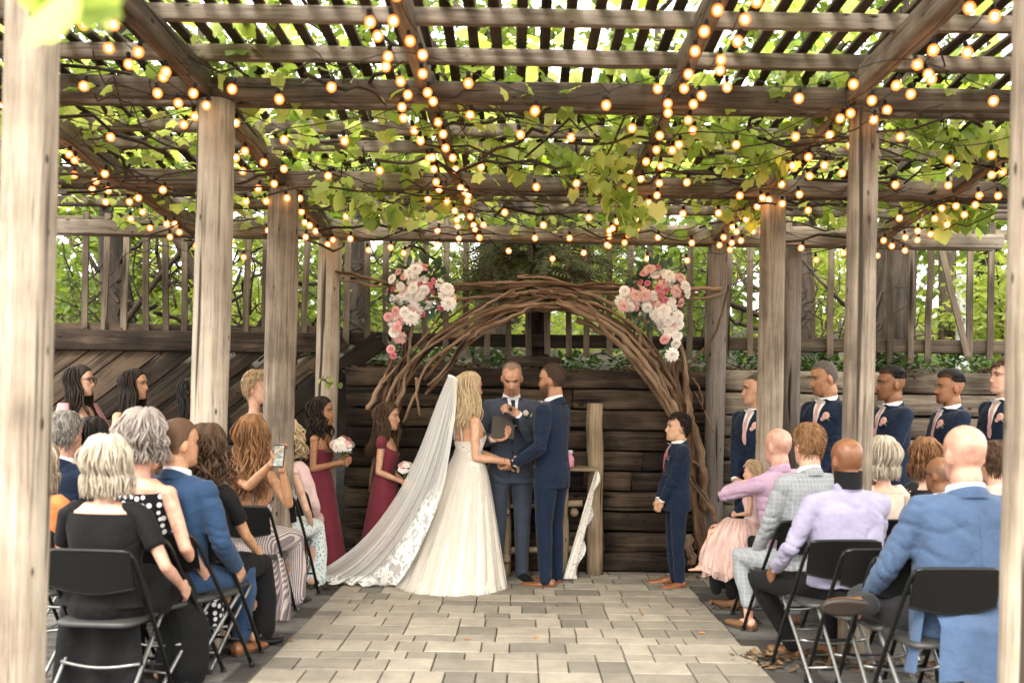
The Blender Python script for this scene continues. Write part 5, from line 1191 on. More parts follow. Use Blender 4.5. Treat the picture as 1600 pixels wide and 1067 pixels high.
sm_ = N(t_, 'ShaderNodeMath', operation='MULTIPLY_ADD'); sm_.inputs[1].default_value = .55; t_.links.new(vo_.outputs['Distance'], sm_.inputs[0]); t_.links.new(nn_.outputs['Fac'], sm_.inputs[2])
lc_ = ramp(t_, [(.82, 1.0), (.88, .0)], sm_.outputs[0])
# lace only near the front edge and the hem
e1 = ramp(t_, [(.52, 0.0), (.70, 1.0), (.99, 1.0)], sx_.outputs[0]); e2 = ramp(t_, [(.42, 0.0), (.55, 1.0)], sx_.outputs[1]); e3 = ramp(t_, [(.86, 0.0), (.92, 1.0)], sx_.outputs[1])
m1 = N(t_, 'ShaderNodeMath', operation='MULTIPLY'); t_.links.new(e1.outputs[0], m1.inputs[0]); t_.links.new(e2.outputs[0], m1.inputs[1]); m2 = N(t_, 'ShaderNodeMath', operation='MAXIMUM'); t_.links.new(m1.outputs[0], m2.inputs[0]); t_.links.new(e3.outputs[0], m2.inputs[1])
m3 = N(t_, 'ShaderNodeMath', operation='MULTIPLY'); t_.links.new(m2.outputs[0], m3.inputs[0]); t_.links.new(lc_.outputs[0], m3.inputs[1])
m4 = N(t_, 'ShaderNodeMath', operation='MAXIMUM'); t_.links.new(m3.outputs[0], m4.inputs[0]); t_.links.new(st_.outputs[0], m4.inputs[1]); t_.links.new(m4.outputs[0], bs_.inputs['Alpha'])
Lp = [P(*q) for q in ((700, 588, 8.36), (682, 630, 8.40), (653, 705, 8.44), (618, 775, 8.46), (570, 838, 8.46), (515, 882, 8.42), (450, 912, 8.36))]
Rp = [P(*q) for q in ((714, 592, 8.22), (712, 640, 8.10), (702, 706, 8.02), (690, 768, 7.98), (664, 836, 7.98), (636, 890, 8.02), (612, 920, 8.10))]
Lc, Rc = catmull(Lp, 6), catmull(Rp, 6); nv_ = len(Lc) - 1
def veil_fn(u, v):
    f = v * nv_; i = min(int(f), nv_ - 1); l = Lc[i].lerp(Lc[i + 1], f - i); r_ = Rc[i].lerp(Rc[i + 1], f - i); p = l.lerp(r_, u)
    sp = min(1, v * 3); out = Vector((.35, -1, .25)).normalized(); p = p + out * (.10 * math.sin(math.pi * u) * sp * (1 - .5 * v) + (.020 + .018 * v) * math.sin(u * 34 + 2.2 * math.sin(u * 9 + v * 2)) * sp)
    p = p + Vector((-.05, 0, -.03)) * (max(0, v - .75) * 2) * math.sin(u * 17 + 1)
    if v > .98 : p.z = .03 + .012 * (1 + math.sin(u * 40))
    p.z = max(p.z, .027 + .01 * (1 + math.sin(u * 40))); q = p - bride.location; return Matrix.Rotation(R(62), 3, 'Z') @ q
b = MB(); b.grid(veil_fn, 130, 60); b.build('veil', veil, bride)
b = MB(); b.grid(lambda u, v: Matrix.Rotation(R(62), 3, 'Z') @ (P(700 + 16 * u, 585 + 8 * u + 4 * v, 8.36 - .14 * u) + Vector((0, 0, .012 * math.sin(3.14 * u))) - bride.location), 8, 2); b.build('comb', WHITE, bride)
# groom
gx = GX(861, 8.36)
groom, g_arms, g_up, _ = person('bearded groom in a navy suit holding the hands of the bride', gx, 8.38, R(62), P(858, 568, 8.38).z, 'm', skin=S_OLIVE, hair=('crop', 'dark', 1.2), top=('suit', NAVY), bottom=('trousers', NAVY), hands={-1: (hx + .05, 8.24, hzz - .005, 1), 1: (hx + .05, 8.42, hzz, 1)}, hint={-1: (-.35, -.5, -1), 1: (.3, -.4, -1)}, yaw=R(4), fine=True, face=True, beard=('dark', .8), curls=(.8, .8), palm={-1: (.2, .1, 1), 1: (-.2, .1, 1)}, shoes=(TAN, [(-.11, -.02, .0, R(8)), (.11, .02, .0, R(-8))]), seed=9, bout='white', tie=NAVY)
b = MB(); W_ = g_arms[-1][2]; E_ = g_arms[-1][1]; dd = (W_ - E_).normalized(); c = W_ + dd * .018; xx = dd.orthogonal().normalized(); yy = dd.cross(xx)
b.tube([c + (xx * math.cos(a) + yy * math.sin(a)) * .034 for a in [k * .5236 for k in range(13)]], .007, 6); b.box(c + (Matrix.Rotation(-R(62), 3, 'Z') @ Vector((0, -1, .4))).normalized() * .036, (.03, .03, .03)); b.build('watch', M['black_metal'], groom)
# back vent and side seams of the jacket are folds in the cloth
# officiant
ox, od = GX(797, 8.62), 8.62
tb = P(786, 668, 8.29); mc = P(799, 645, 8.27)
off, o_arms, o_up, _ = person('officiant in a slate blue suit reading from a tablet between bride and groom', ox, od, R(188), P(790, 567, od).z + .02, 'm', skin=(.50, .265, .165), hair=('receding', 'pepper', .8), top=('suit', SLATE), bottom=('trousers', SLATE), hands={1: (tb.x - .07, tb.y - .0, tb.z - .085, 1), -1: (mc.x + .055, mc.y + .03, mc.z - .015, 1)}, hint={1: (.5, -.5, -1), -1: (-.5, -.5, -1)}, pitch=R(26), yaw=R(-9), fine=True, face=True, beard=('cropped', .55, 1), curls=(.9, .55), palm={1: (-.6, .5, .5), -1: (.9, -.2, .2)}, hand_dirs={1: (-.75, .25, .35), -1: (.75, .15, .45)}, shoes=(BLK, [(-.12, .03, .0, R(12)), (.12, .03, .0, R(-12))]), tie=fabric('dark_navy_tie', (.012, .02, .05), .6), seed=21, bout='white')
tab = empty('tablet', tb, R(4), 'brown covered tablet held open by the officiant', 'tablet')
b = MB(); b.box((0, 0, 0), (.19, .014, .20), Matrix.Rotation(R(-28), 3, 'X') @ Matrix.Rotation(R(5), 3, 'Y')); b.build('cover', plain('brown_cover', (.035, .026, .02), .6), tab, False)
b = MB(); b.box((0, .009, .003), (.182, .006, .192), Matrix.Rotation(R(-28), 3, 'X') @ Matrix.Rotation(R(5), 3, 'Y')); b.build('screen', plain('tablet_screen', (.6, .45, .42), .2), tab, False)
mic = empty('microphone', mc, 0, 'black handheld microphone in front of the dark tie of the officiant', 'microphone'); b = MB(); b.tube([(.03, .01, -.09), (-.004, 0, .0)], [.012, .015], 10); b.build('handle', M['black_metal'], mic); b = MB(); b.ell((-.012, 0, .022), (.022, .022, .026), None, 12, 8); b.build('grille', plain('mic_foam', (.015, .015, .015), .95, .3, 90, .4), mic); b = MB(); b.tube([(-.005, 0, .0), (-.008, 0, .009)], .0205, 12); b.build('ring', M['grey_metal'], mic)
# ring boy
person('young ring boy in a navy suit standing before the right arch foot', GX(1058, 8.38), 8.4, R(97), P(1058, 646, 8.4).z, 'm', skin=(.58, .34, .215), hair=('short', 'dark', .8), top=('suit', NAVY), bottom=('trousers', NAVY), hands={-1: (-.06, .19, .87), 1: (.03, .20, .865)}, hint={-1: (-.6, -.8, -.3), 1: (.6, -.8, -.3)}, kh=1.22, fine=True, face=True, curls=(.6, .6), hand_dirs={-1: (.4, .35, -.8), 1: (-.4, .3, -.8)}, palm={-1: (.6, -.6, .2), 1: (-.6, -.6, .2)}, shoes=(TAN, [(-.10, .0, .0, R(6), .95), (.11, .06, .0, R(-10), .95)]), tie=fabric('rose_tie', (.55, .13, .19), .6), bout='rose', seed=14, pitch=R(-4), collar=True)
# flower girls
def bouquet(label, p, r_, seed, extra=True):
    fr = random.Random(seed); t = empty('bouquet', p, 0, label, 'bouquet')
    for k in range(30):
        a, q = fr.uniform(0, 6.28), math.sqrt(fr.random()); dv = Vector((math.cos(a) * q, math.sin(a) * q - .35, 1 - .6 * q)).normalized(); nm = fr.choice(('white_peony', 'white_rose', 'white_peony', 'blush_rose')) if k > 2 else ('blush_rose' if extra else 'white_peony')
        link(nm, fl[nm], t, dv * r_ * fr.uniform(.7, .95), dv.to_track_quat('Z', 'Y').to_euler(), (r_ * .40 * fr.uniform(.8, 1.2),) * 3)
    for k in range(10):
        a = fr.uniform(0, 6.28); dv = Vector((math.cos(a), math.sin(a), fr.uniform(-.3, .9))).normalized(); link('leaf', euc, t, dv * r_ * .3, dv.to_track_quat('Y', 'Z').to_euler(), (r_ * 1.1,) * 3)
    b = MB(); b.tube([(0, 0, .02), (-.01, 0, -.13)], [.018, .014], 8); b.build('stems', M['ivy'], t)
bq = P(536, 704, 8.52)
person('flower girl with dark curly hair in a burgundy dress holding a bouquet', GX(499, 8.66), 8.66, R(-98), P(496, 620, 8.66).z, 'f', skin=(.36, .175, .085), hair=('long', 'dark', .22, .022, .014, .38), top=('dress', BURG, 1.28, 1.35, 'straps'), bottom=('skirt', BURG, .20, .25, 0, .02, 9), hands={1: (bq.x - .03, bq.y - .005, bq.z - .10, 1), -1: (bq.x - .02, bq.y + .06, bq.z - .11, 1)}, hint={1: (.3, -.7, -.9), -1: (-.3, -.7, -.9)}, kh=1.2, fine=True, face=True, curls=(1.0, 1.0), yaw=R(4), seed=31)
bouquet('loose pink and white bouquet held by the curly haired flower girl', bq, .115, 3)
bq2 = P(633, 737, 8.6)
person('flower girl with straight brown hair in a burgundy dress behind the veil of the bride', GX(601, 8.72), 8.72, R(-95), P(601, 628, 8.72).z, 'f', skin=(.53, .295, .185), hair=('long', 'brown', .24, .012, .010, .40), top=('dress', BURG, 1.30, 1.36, 'cap'), bottom=('skirt', BURG, .19, .25, 0, .0, 9), hands={1: (bq2.x - .02, bq2.y - .01, bq2.z - .085, 1), -1: (bq2.x - .01, bq2.y + .06, bq2.z - .09, 1)}, hint={1: (.3, -.7, -.9), -1: (-.3, -.7, -.9)}, kh=1.2, fine=True, face=True, curls=(1.0, 1.0), seed=33, pitch=R(4))
bouquet('small white bouquet held by the flower girl behind the veil', bq2, .085, 8, False)
# bridesmaids
def maid(label, px, d, htop, rz, hair, mt, sleeve, skin, nf=1.28, nb=1.32, **kw): return person(label, GX(px, d), d, R(rz), P(px, htop, d).z, 'f', skin=skin, hair=hair, top=('dress', mt, nf, nb, sleeve), bottom=('skirt', mt, .32, .3, 0, 0, 11), hands={-1: (-.06, .22, 1.0), 1: (.06, .22, 1.0)}, hint={-1: (-1, -.5, -.5), 1: (1, -.5, -.5)}, fine=True, face=True, curls=(.9, .9), **kw)
maid('bridesmaid with glasses and long dark hair in a dusty pink flutter sleeve dress', 122, 8.5, 570, -118, ('long', 'dark', .27, .006, .006, .36), ROSEF, 'flutter', (.60, .36, .26), 1.33, 1.35, glasses=True, yaw=R(28))
maid('bridesmaid with straight dark hair and bare shoulders standing second from the left', 207, 8.55, 576, -125, ('long', 'dark', .27, .005, .006, .36), BLUSH, 'strapless', (.56, .32, .2), 1.27, 1.26, yaw=R(33))
maid('bridesmaid mostly hidden behind the second left post, one shoulder showing', 297, 8.5, 590, -100, ('long', 'black', .22, .006, .006, .45), BLUSH, 'strapless', (.52, .29, .18), 1.27, 1.26)
maid('bridesmaid with pinned up blonde hair in a blush dress behind the third left post', 398, 8.55, 584, -95, ('short', 'blond', 1.5), BLUSH, 'cap', (.60, .36, .25), 1.36, 1.385)
# groomsmen
def gman(label, px, d, htop, rz, skin, hair, yawd, **kw):
    kw['lean'] = R(rng.uniform(-4, 2)); kw['side'] = R(rng.uniform(-2.5, 2.5)); return person(label, GX(px, d), d, R(rz), P(px, htop, d).z, 'm', skin=skin, hair=hair, top=('suit', NAVY), bottom=('trousers', NAVY), yaw=R(yawd), fine=True, face=True, bout='pink', hands=kw.pop('hands', {-1: (-.09, .20, .90), 1: (.03, .215, .89)}), hint={-1: (-1, -.6, -.2), 1: (1, -.6, -.2)}, hand_dirs={-1: (.6, .3, -.7), 1: (-.55, .35, -.75)}, palm={-1: (.3, -.9, .2), 1: (-.3, -.9, .2)}, shoes=(TAN, [(-.12, .05, .0, R(12)), (.12, .05, .0, R(-12))]), **kw)
gman('groomsman with a shaved head and clasped hands behind the third right post', 1178, 8.45, 584, 128, (.50, .28, .175), ('crop', 'cropped', .4), -38)
gman('groomsman with cropped greying hair looking down between the two right posts', 1289, 8.4, 564, 124, S_OLIVE, ('crop', 'pepper', .8), -30, pitch=R(10), beard=('cropped', .45, 1))
gman('groomsman with a dark flat top haircut partly behind the second right post', 1390, 8.3, 574, 104, (.22, .095, .045), ('flat', 'black', 1.5), -14, beard=('black', .5, 1))
gman('groomsman with a faded black haircut and goatee above the blue suited guest', 1480, 8.3, 580, 97, (.32, .15, .075), ('fade', 'black', 1.7), -6, beard=('black', .7, 1))
gman('groomsman with brown hair at the right end of the line beside the front post', 1568, 8.2, 562, 108, (.62, .37, .27), ('short', 'brown', .6), -10, pitch=R(-6))
# ================================================================ seated guests on the left
def gz(px, py, d): return P(px, py, d).z
SL = {}
def guest(label, px, d, htop, rz, sex='m', **kw): return person(label, GX(px, d), d, R(rz), gz(px, htop, d), sex, True, **kw)
def lapsh(mats, L=1.0, heel=0.0, dx=.13, y0=.42): return (mats, [(-dx, y0, .006, R(6), L, heel), (dx, y0 + .02, .006, R(-6), L, heel)])
fem_legs = [((s_ * .10, .42, .50), (s_ * .105, .455, .46), (s_ * .10, .40, .10)) for s_ in (-1, 1)]
guest('guest with a white blonde bob in a black top nearest the camera on the left', 166, 4.98, 682, -8, 'f', skin=S_PINK, hair=('long', 'white', .05, .006, .03, .42), top=('dress', BLACKF, 1.30, 1.40, 'short'), bottom=('lap', BLACKF, .42, 1.7), wide=1.4, seed=2, hands={1: (.24, .20, .98), -1: (-.2, .3, .98)}, legs=fem_legs, shoes=lapsh(BLK, .9))
chair('black folding chair under the white blonde guest in black', GX(156, 4.85), 4.97, R(-4))
guest('guest in an orange top half hidden behind the near left post', 66, 5.7, 690, -10, 'f', skin=S_PINK, hair=('long', 'ash', .06, .006, .012), top=('dress', ORANGE, 1.33, 1.40, 'short'), bottom=('lap', DKGREY, .36), seed=5, legs=fem_legs)
chair('black folding chair under the guest in orange', GX(66, 5.7), 5.7, R(-10))
guest('guest with dark grey swept hair in a navy jacket beside the near left post', 100, 6.35, 646, -14, 'm', skin=S_PINK, hair=('short', 'grey', .8), top=('suit', NAVY), bottom=('trousers', DKGREY), seed=6, shoes=lapsh(BLK), wide=.95)
chair('black folding chair under the grey haired guest in navy', GX(100, 6.35), 6.35, R(-14))
guest('guest with long black hair seated behind the grey haired man', 143, 6.75, 652, -14, 'f', skin=S_TAN, hair=('long', 'black', .2, .006, .014), top=('dress', BLACKF, 1.33, 1.40, 'short'), bottom=('lap', BLACKF, .36), seed=7, legs=fem_legs)
chair('black folding chair under the black haired guest', GX(143, 6.75), 6.75, R(-14))
guest('guest with short grey hair in a black and white polka dot dress', 222, 5.45, 640, -16, 'f', skin=S_PINK, hair=('long', 'silver', .0, .014, .026, .45), top=('dress', DOTS, 1.33, 1.385, 'none'), bottom=('lap', DOTS, .30), seed=8, wide=1.05, hands={1: (.24, .16, .97)}, legs=fem_legs, shoes=lapsh(BLK, .9))
chair('black folding chair under the polka dot dress', GX(240, 5.3), 5.42, R(-20))
guest('man in a blue suit with cropped brown hair sitting on the left aisle side', 278, 5.62, 655, -20, 'm', skin=S_TAN, hair=('crop', 'brown', 1.4), top=('suit', MBLUE), bottom=('trousers', MBLUE), seed=10, yaw=R(-22), hands={1: (.22, .22, .97), -1: (-.2, .3, .97)}, shoes=lapsh(TAN, 1.0), wide=1.04)
chair('black folding chair under the man in the blue suit', GX(290, 5.5), 5.6, R(-24))
guest('guest with dark curly hair in front of the second left post', 322, 5.84, 665, -16, 'f', skin=S_TAN, hair=('long', 'brown', .09, .024, .03, .4), top=('dress', BLACKF, 1.33, 1.36, 'short'), bottom=('lap', BLACKF, .40), seed=12, legs=fem_legs, shoes=lapsh(BLK, .9, .03))
chair('black folding chair under the curly dark haired guest', GX(322, 5.84), 5.84, R(-16))
ph = P(436, 712, 6.72)
guest('guest with long auburn hair in a striped strappy dress filming with a phone', 392, 7.05, 649, -14, 'f', skin=S_OLIVE, hair=('long', 'auburn', .27, .013, .016, .40), top=('dress', STRIPE, 1.28, 1.18, 'straps'), bottom=('lap', STRIPE, .42), seed=13, hands={1: (ph.x + .012, ph.y + .03, ph.z - .075, 1), -1: (ph.x - .05, ph.y + .06, ph.z - .04, 1)}, hint={1: (.6, -.2, -1), -1: (-.6, -.2, -1)}, curls=(.8, .8), palm={1: (-1, .2, .2), -1: (1, .2, .2)}, hand_dirs={1: (-.1, .2, 1), -1: (.3, .2, 1)}, legs=fem_legs, shoes=lapsh(BLK, .9, .05))
phn = empty('phone', ph, R(-10), 'black smartphone held up by the auburn haired guest', 'phone')
b = MB(); b.box((0, 0, 0), (.075, .009, .15), Matrix.Rotation(R(-12), 3, 'X')); b.build('case', M['black_plastic'], phn, False)
scr, t_, bs_, o_ = newmat('phone_screen'); tcn = N(t_, 'ShaderNodeTexCoord'); vo_ = N(t_, 'ShaderNodeTexVoronoi', Scale=34.0); t_.links.new(tcn.outputs['Object'], vo_.inputs['Vector']); rp_ = ramp(t_, [(0, (.02, .03, .015)), (.4, (.10, .12, .08)), (.7, (.22, .22, .21)), (1, (.03, .02, .02))], vo_.outputs['Color']); t_.links.new(rp_.outputs[0], bs_.inputs['Base Color']); t_.links.new(rp_.outputs[0], bs_.inputs['Emission Color']); bs_.inputs['Emission Strength'].default_value = .35; bs_.inputs['Roughness'].default_value = .15
b = MB(); b.box((0, -.0058, 0), (.068, .002, .138), Matrix.Rotation(R(-12), 3, 'X')); b.build('screen', scr, phn, False)
chair('black folding chair under the striped dress', GX(385, 6.85), 7.0, R(-9))
# hanging striped skirt beside the chair
b = MB(); q0 = [P(468, 815, 7.0), P(470, 870, 6.9), P(468, 930, 6.85), P(462, 1000, 6.75)]; qc = catmull([Vector((GX(430, 7) + .0, 7.0, .50)), Vector((GX(436, 6.95), 6.95, .36)), Vector((GX(440, 6.9), 6.9, .2)), Vector((GX(436, 6.85), 6.85, .03))], 5)
def tail(u, v):
    f = v * (len(qc) - 1); i = min(int(f), len(qc) - 2); p = qc[i].lerp(qc[i + 1], f - i); w_ = .05 + .045 * v; return Vector((p.x + (u - .5) * 2 * w_, p.y + .03 * math.sin(u * 16) * (.4 + v) - .02, p.z + .012 * math.sin(u * 12)))
striper = [o for o in bpy.data.objects if o.type == 'EMPTY' and 'striped strappy' in str(o.get('label', ''))][0]
inv = Matrix.Rotation(R(14), 3, 'Z'); b.grid(lambda u, v: inv @ (tail(u, v) - striper.location), 30, 20); b.build('skirt_drape', STRIPE, striper)
guest('guest with short dark hair in a blue and white floral dress near the left aisle', 436, 7.75, 668, -14, 'f', skin=S_LIGHT, hair=('long', 'dark', .02, .006, .01, .45), top=('dress', FLORAL, 1.30, 1.30, 'none'), bottom=('lap', FLORAL, .42), seed=17, hands={1: (.20, .2, .98)}, legs=fem_legs, shoes=lapsh(BLK, .9, .05))
chair('black folding chair under the floral dress', GX(428, 7.55), 7.72, R(-10))
guest('guest with curly blonde hair in a pale pink top by the flower girl', 447, 8.2, 656, -12, 'f', skin=S_LIGHT, hair=('long', 'pale', .05, .030, .03, .42), top=('dress', PALEPINK, 1.35, 1.40, 'long'), bottom=('lap', PALEPINK, .30), seed=18, hands={1: (.18, .22, .97)}, legs=fem_legs, shoes=lapsh(TAN, .9))
chair('black folding chair under the pale pink dress', GX(447, 8.05), 8.2, R(-8))
# ================================================================ seated guests on the right
guest('heavy bald man in a light blue suit sitting nearest the camera on the right', 1506, 4.82, 664, 6, 'm', skin=(.54, .29, .21), hair=('bald', 'silver', .25), top=('suit', LBLUE), bottom=('trousers', DKGREY, [((-.36, .37, .57), (-.41, .14, .57)), ((.16, .45, .51), (.15, .40, .12))]), seed=41, wide=1.20, belly=.035, hands={-1: (-.28, .26, .97), 1: (.2, .32, .97)}, shirt=fabric('pale_blue_shirt', (.42, .52, .72)), shoes=(BRN, [(-.46, .11, .56, R(84), .82, 0, R(0), R(66)), (.15, .42, .006, R(-6))]))
chair('black folding chair under the bald man in the light blue suit', GX(1490, 4.6), 4.78, R(4))
guest('bald man in a lavender shirt with a black neck band on the right aisle side', 1322, 5.68, 684, 12, 'm', skin=(.20, .085, .04), hair=('bald', 'black', .2), top=('shirt', LAV), bottom=('trousers', BLACKF, [((-.34, .42, .50), (-.10, .42, .10)), ((.18, .45, .51), (.15, .40, .12))]), seed=42, wide=1.22, belly=.04, hands={-1: (-.28, .22, .99), 1: (.2, .3, .97)}, shoes=(BRN, [(-.08, .46, .006, R(20)), (.15, .42, .006, R(-6))]))
nb = [o for o in bpy.data.objects if o.type == 'EMPTY' and 'black neck band' in str(o.get('label', ''))][0]
ncol = MB(); ncol.loft([[( .078 * math.sin(a), .078 * math.cos(a) - .018, zz) for a in [2 * math.pi * k / 24 for k in range(24)]] for zz in (1.085, 1.10, 1.17, 1.185)], False); ncol.build('neck_band', BLACKF, nb)
chair('black folding chair under the man in the lavender shirt', GX(1312, 5.5), 5.68, R(8))
chair('empty black folding chair behind the man in the lavender shirt', GX(1350, 5.4), 5.35, R(4)); chair('empty black folding chair beside the bald man in light blue', GX(1395, 5.2), 5.12, R(2))
guest('young man with ginger hair in a light grey plaid suit on the right aisle side', 1262, 6.6, 664, 16, 'm', skin=(.66, .36, .26), hair=('short', 'red', .75), top=('suit', GREYP), bottom=('trousers', GREYP, [((-.28, .40, .50), (-.26, .30, .20)), ((.16, .45, .51), (.15, .40, .12))]), seed=43, wide=.98, hands={-1: (-.22, .26, .95), 1: (.1, .3, .95)}, shoes=(BRN, [(-.26, .32, .006, R(14)), (.15, .42, .006, R(-6))]), legs=[((-.262, .31, .28), (-.261, .305, .2), (-.26, .30, .10), 1)])
chair('black folding chair under the young man in grey plaid', GX(1250, 6.45), 6.6, R(14))
cx_ = P(1140, 760, 7.3)
guest('bald man in a lilac shirt holding a child in pink tulle', 1226, 7.2, 668, 26, 'm', skin=(.56, .31, .235), hair=('bald', 'silver', .2), top=('shirt', LILAC), bottom=('trousers', BLACKF), seed=44, wide=1.06, side=R(-6), hands={-1: (GX(1158, 7.42), 7.46, cx_.z + .0, 1), 1: (.05, .34, 1.02)}, hint={-1: (-1, .0, -.35), 1: (.6, -.4, -1)}, shoes=(BRN, [(-.13, .42, .006, R(6)), (.13, .42, .006, R(-6))]))
chair('black folding chair under the man in the lilac shirt', GX(1228, 7.05), 7.2, R(20))
# child on his lap
kx, kd = GX(1176, 7.52), 7.52
TUL2, t_, bs_, o_ = newmat('pink_tulle'); bs_.inputs['Base Color'].default_value = (.78, .54, .48, 1); bs_.inputs['Roughness'].default_value = .9
tu = N(t_, 'ShaderNodeTexCoord'); mp_ = N(t_, 'ShaderNodeMapping'); mp_.inputs['Scale'].default_value = (60, 3, 1); t_.links.new(tu.outputs['UV'], mp_.inputs['Vector']); n_ = N(t_, 'ShaderNodeTexNoise', Scale=1.0, Detail=3.0); t_.links.new(mp_.outputs[0], n_.inputs['Vector']); rp_ = ramp(t_, [(.35, .3), (.7, .8)], n_.outputs['Fac']); t_.links.new(rp_.outputs[0], bs_.inputs['Alpha'])
kid, _, k_up, _ = person('small child in a pink tulle skirt on the lilac shirted man', kx, kd, R(60), gz(1188, 722, kd), 'f', True, skin=S_LIGHT, hair=('short', 'blond', 1.3), top=('dress', PALEPINK, 1.34, 1.38, 'cap'), seat=.64, kh=1.3, seed=45, hands={-1: (-.1, .2, 1.05), 1: (.1, .2, 1.05)}, legs=[((s_ * .07, .10, .62), (s_ * .08, .30, .58), (s_ * .08, .32, .34)) for s_ in (-1, 1)])
for j, (r0, r1, drop) in enumerate(((.12, .26, .40), (.12, .31, .43), (.11, .34, .38))):
    b = MB(); pj = j * 1.7
    def tf(u, v):
        a = u * 2 * math.pi; rr = r0 + (r1 - r0) * math.sin(v * 1.35); f = 1 + .14 * v * math.sin(a * 11 + pj + 2 * math.sin(a * 2)) + .07 * v * math.sin(a * 23 + pj * 2 + v * 6)
        return Vector((rr * math.sin(a) * f, .08 + rr * math.cos(a) * f * .85, .70 - drop * v ** 1.5 + .03 * v * math.sin(a * 7 + pj)))
    b.grid(tf, 110, 16); b.build('tulle_skirt', TUL2, kid)
guest('guest with grey hair and glasses in a navy jacket turned to the aisle', 1208, 7.62, 672, 62, 'm', skin=S_PINK, hair=('short', 'silver', .9), top=('suit', NAVY), bottom=('trousers', DKGREY), seed=46, glasses=True, face=True)
chair('black folding chair under the guest with glasses', GX(1212, 7.62), 7.62, R(30))
guest('guest with a white blonde bob in a cream top behind the second right post', 1378, 6.7, 682, 10, 'f', skin=S_PINK, hair=('long', 'white', .035, .004, .018, .42), top=('dress', CREAM, 1.33, 1.40, 'short'), bottom=('lap', CREAM, .36), seed=47, legs=fem_legs)
chair('black folding chair under the guest in cream', GX(1378, 6.55), 6.7, R(8))
guest('guest with layered brown blonde hair seated in the middle on the right', 1444, 7.2, 684, 14, 'f', skin=S_PINK, hair=('long', 'auburn', .05, .012, .02, .42), top=('dress', DKGREY, 1.33, 1.40, 'short'), bottom=('lap', DKGREY, .36), seed=48, legs=fem_legs)
chair('black folding chair under the brown blonde guest', GX(1444, 7.0), 7.2, R(8))
guest('bald man in a charcoal jacket partly behind the man in light blue', 1468, 6.2, 714, 30, 'm', skin=(.22, .10, .05), hair=('bald', 'grey', .5), top=('suit', DKGREY), bottom=('trousers', DKGREY), seed=49, glasses=True)
chair('black folding chair under the man in charcoal', GX(1464, 6.1), 6.25, R(12))
guest('guest with short brown hair partly behind the near right post', 1556, 5.9, 692, 10, 'm', skin=S_PINK, hair=('short', 'brown', .8), top=('shirt', fabric('beige_shirt', (.5, .42, .34))), bottom=('trousers', DKGREY), seed=50)
chair('black folding chair under the short brown haired guest', GX(1556, 5.8), 5.95, R(8))
guest('guest with reddish hair almost hidden by the near right post', 1596, 6.6, 684, 14, 'f', skin=S_PINK, hair=('long', 'red', .05, .008, .012), top=('dress', WHITE, 1.33, 1.40, 'short'), bottom=('lap', DKGREY, .36), seed=51, legs=fem_legs)
chair('black folding chair under the reddish haired guest', GX(1596, 6.5), 6.6, R(8))

# tail of the light blue jacket hanging behind the seat of the chair
bm_ = [o for o in bpy.data.objects if o.type == 'EMPTY' and 'heavy bald man in a light blue' in str(o.get('label', ''))][0]
b = MB(); b.grid(lambda u, v: Vector(((u - .5) * (.44 + .08 * v), interp(v, [0, .12, .3, 1], [-.115, -.14, -.235, -.265]) - .03 * math.sin(math.pi * u) + .012 * math.sin(u * 13 + v * 3), .66 - .36 * v + .012 * math.sin(u * 9))), 30, 16); b.build('jacket_tail', LBLUE, bm_)
b = MB(); b.grid(lambda u, v: Vector((-.27 - .05 * v - .02 * math.sin(u * 5), -.17 + .16 * u, .72 - .40 * v - .03 * u)), 10, 12); b.build('jacket_flap', LBLUE, bm_)

bk_ = [o for o in bpy.data.objects if o.type == 'EMPTY' and 'nearest the camera on the left' in str(o.get('label', ''))][0]
b = MB(); b.grid(lambda u, v: Vector(((u - .5) * (.44 + .06 * v), -.045 - .02 * math.sin(u * 15 + v), .44 - .40 * v)), 30, 10); b.build('skirt_drape', BLACKF, bk_)
# ================================================================ grape vines hanging in the pergola
gleaf = [leafmesh('leaf', M['vine_leaf'], True, s_) for s_ in (.065, .085, .11)]
def vine(label, nodes, n, spread, seed, sc=1.0, hang=.5):
    "nodes: points along the cane"
    fr = random.Random(seed); pts = catmull([P(*q) for q in nodes], 6); o0 = pts[0].copy(); t = empty('grape_vine', o0, 0, label, 'vine', 'grape vines in the pergola'); b = MB()
    b.tube([p - o0 for p in pts], [.008 * (1 - .5 * i / len(pts)) for i in range(len(pts))], 6, jit=.1, seed=seed)
    n = int(n * 1.5)
    for k in range(n):
        p = pts[fr.randrange(len(pts))] - o0; q = p + Vector((fr.gauss(0, spread), fr.gauss(0, spread * .7), fr.gauss(0, spread * .45) - fr.random() * spread * hang))
        if k % 4 == 0: b.tube([p, p.lerp(q, .5) + Vector((0, 0, .03)), q], [.004, .003, .002], 4)
        dv = Vector((fr.uniform(-.6, .6), fr.uniform(-.7, .3), -1)); o = link('leaf', gleaf[fr.randrange(3)], t, q, (dv.to_track_quat('Y', 'Z').to_matrix() @ Matrix.Rotation(fr.uniform(-1.0, 1.0), 3, 'Y') @ Matrix.Rotation(fr.uniform(-.5, .5), 3, 'X')).to_euler(), (sc * fr.uniform(.7, 1.15),) * 3)
    b.build('cane', M['twig'], t)
vine('leafy grape vine hanging right of centre above the groom', [(990, 150, 6.5), (960, 220, 6.6), (940, 265, 6.7), (965, 300, 6.8), (985, 335, 6.9)], 70, .11, 1)
vine('grape vine spread between the central and right posts', [(1050, 180, 6.6), (1110, 200, 6.6), (1170, 215, 6.7), (1190, 260, 6.8)], 95, .13, 2)
vine('grape vine right of the second right post', [(1400, 150, 6.4), (1450, 190, 6.5), (1500, 220, 6.5), (1545, 200, 6.6)], 85, .14, 3)
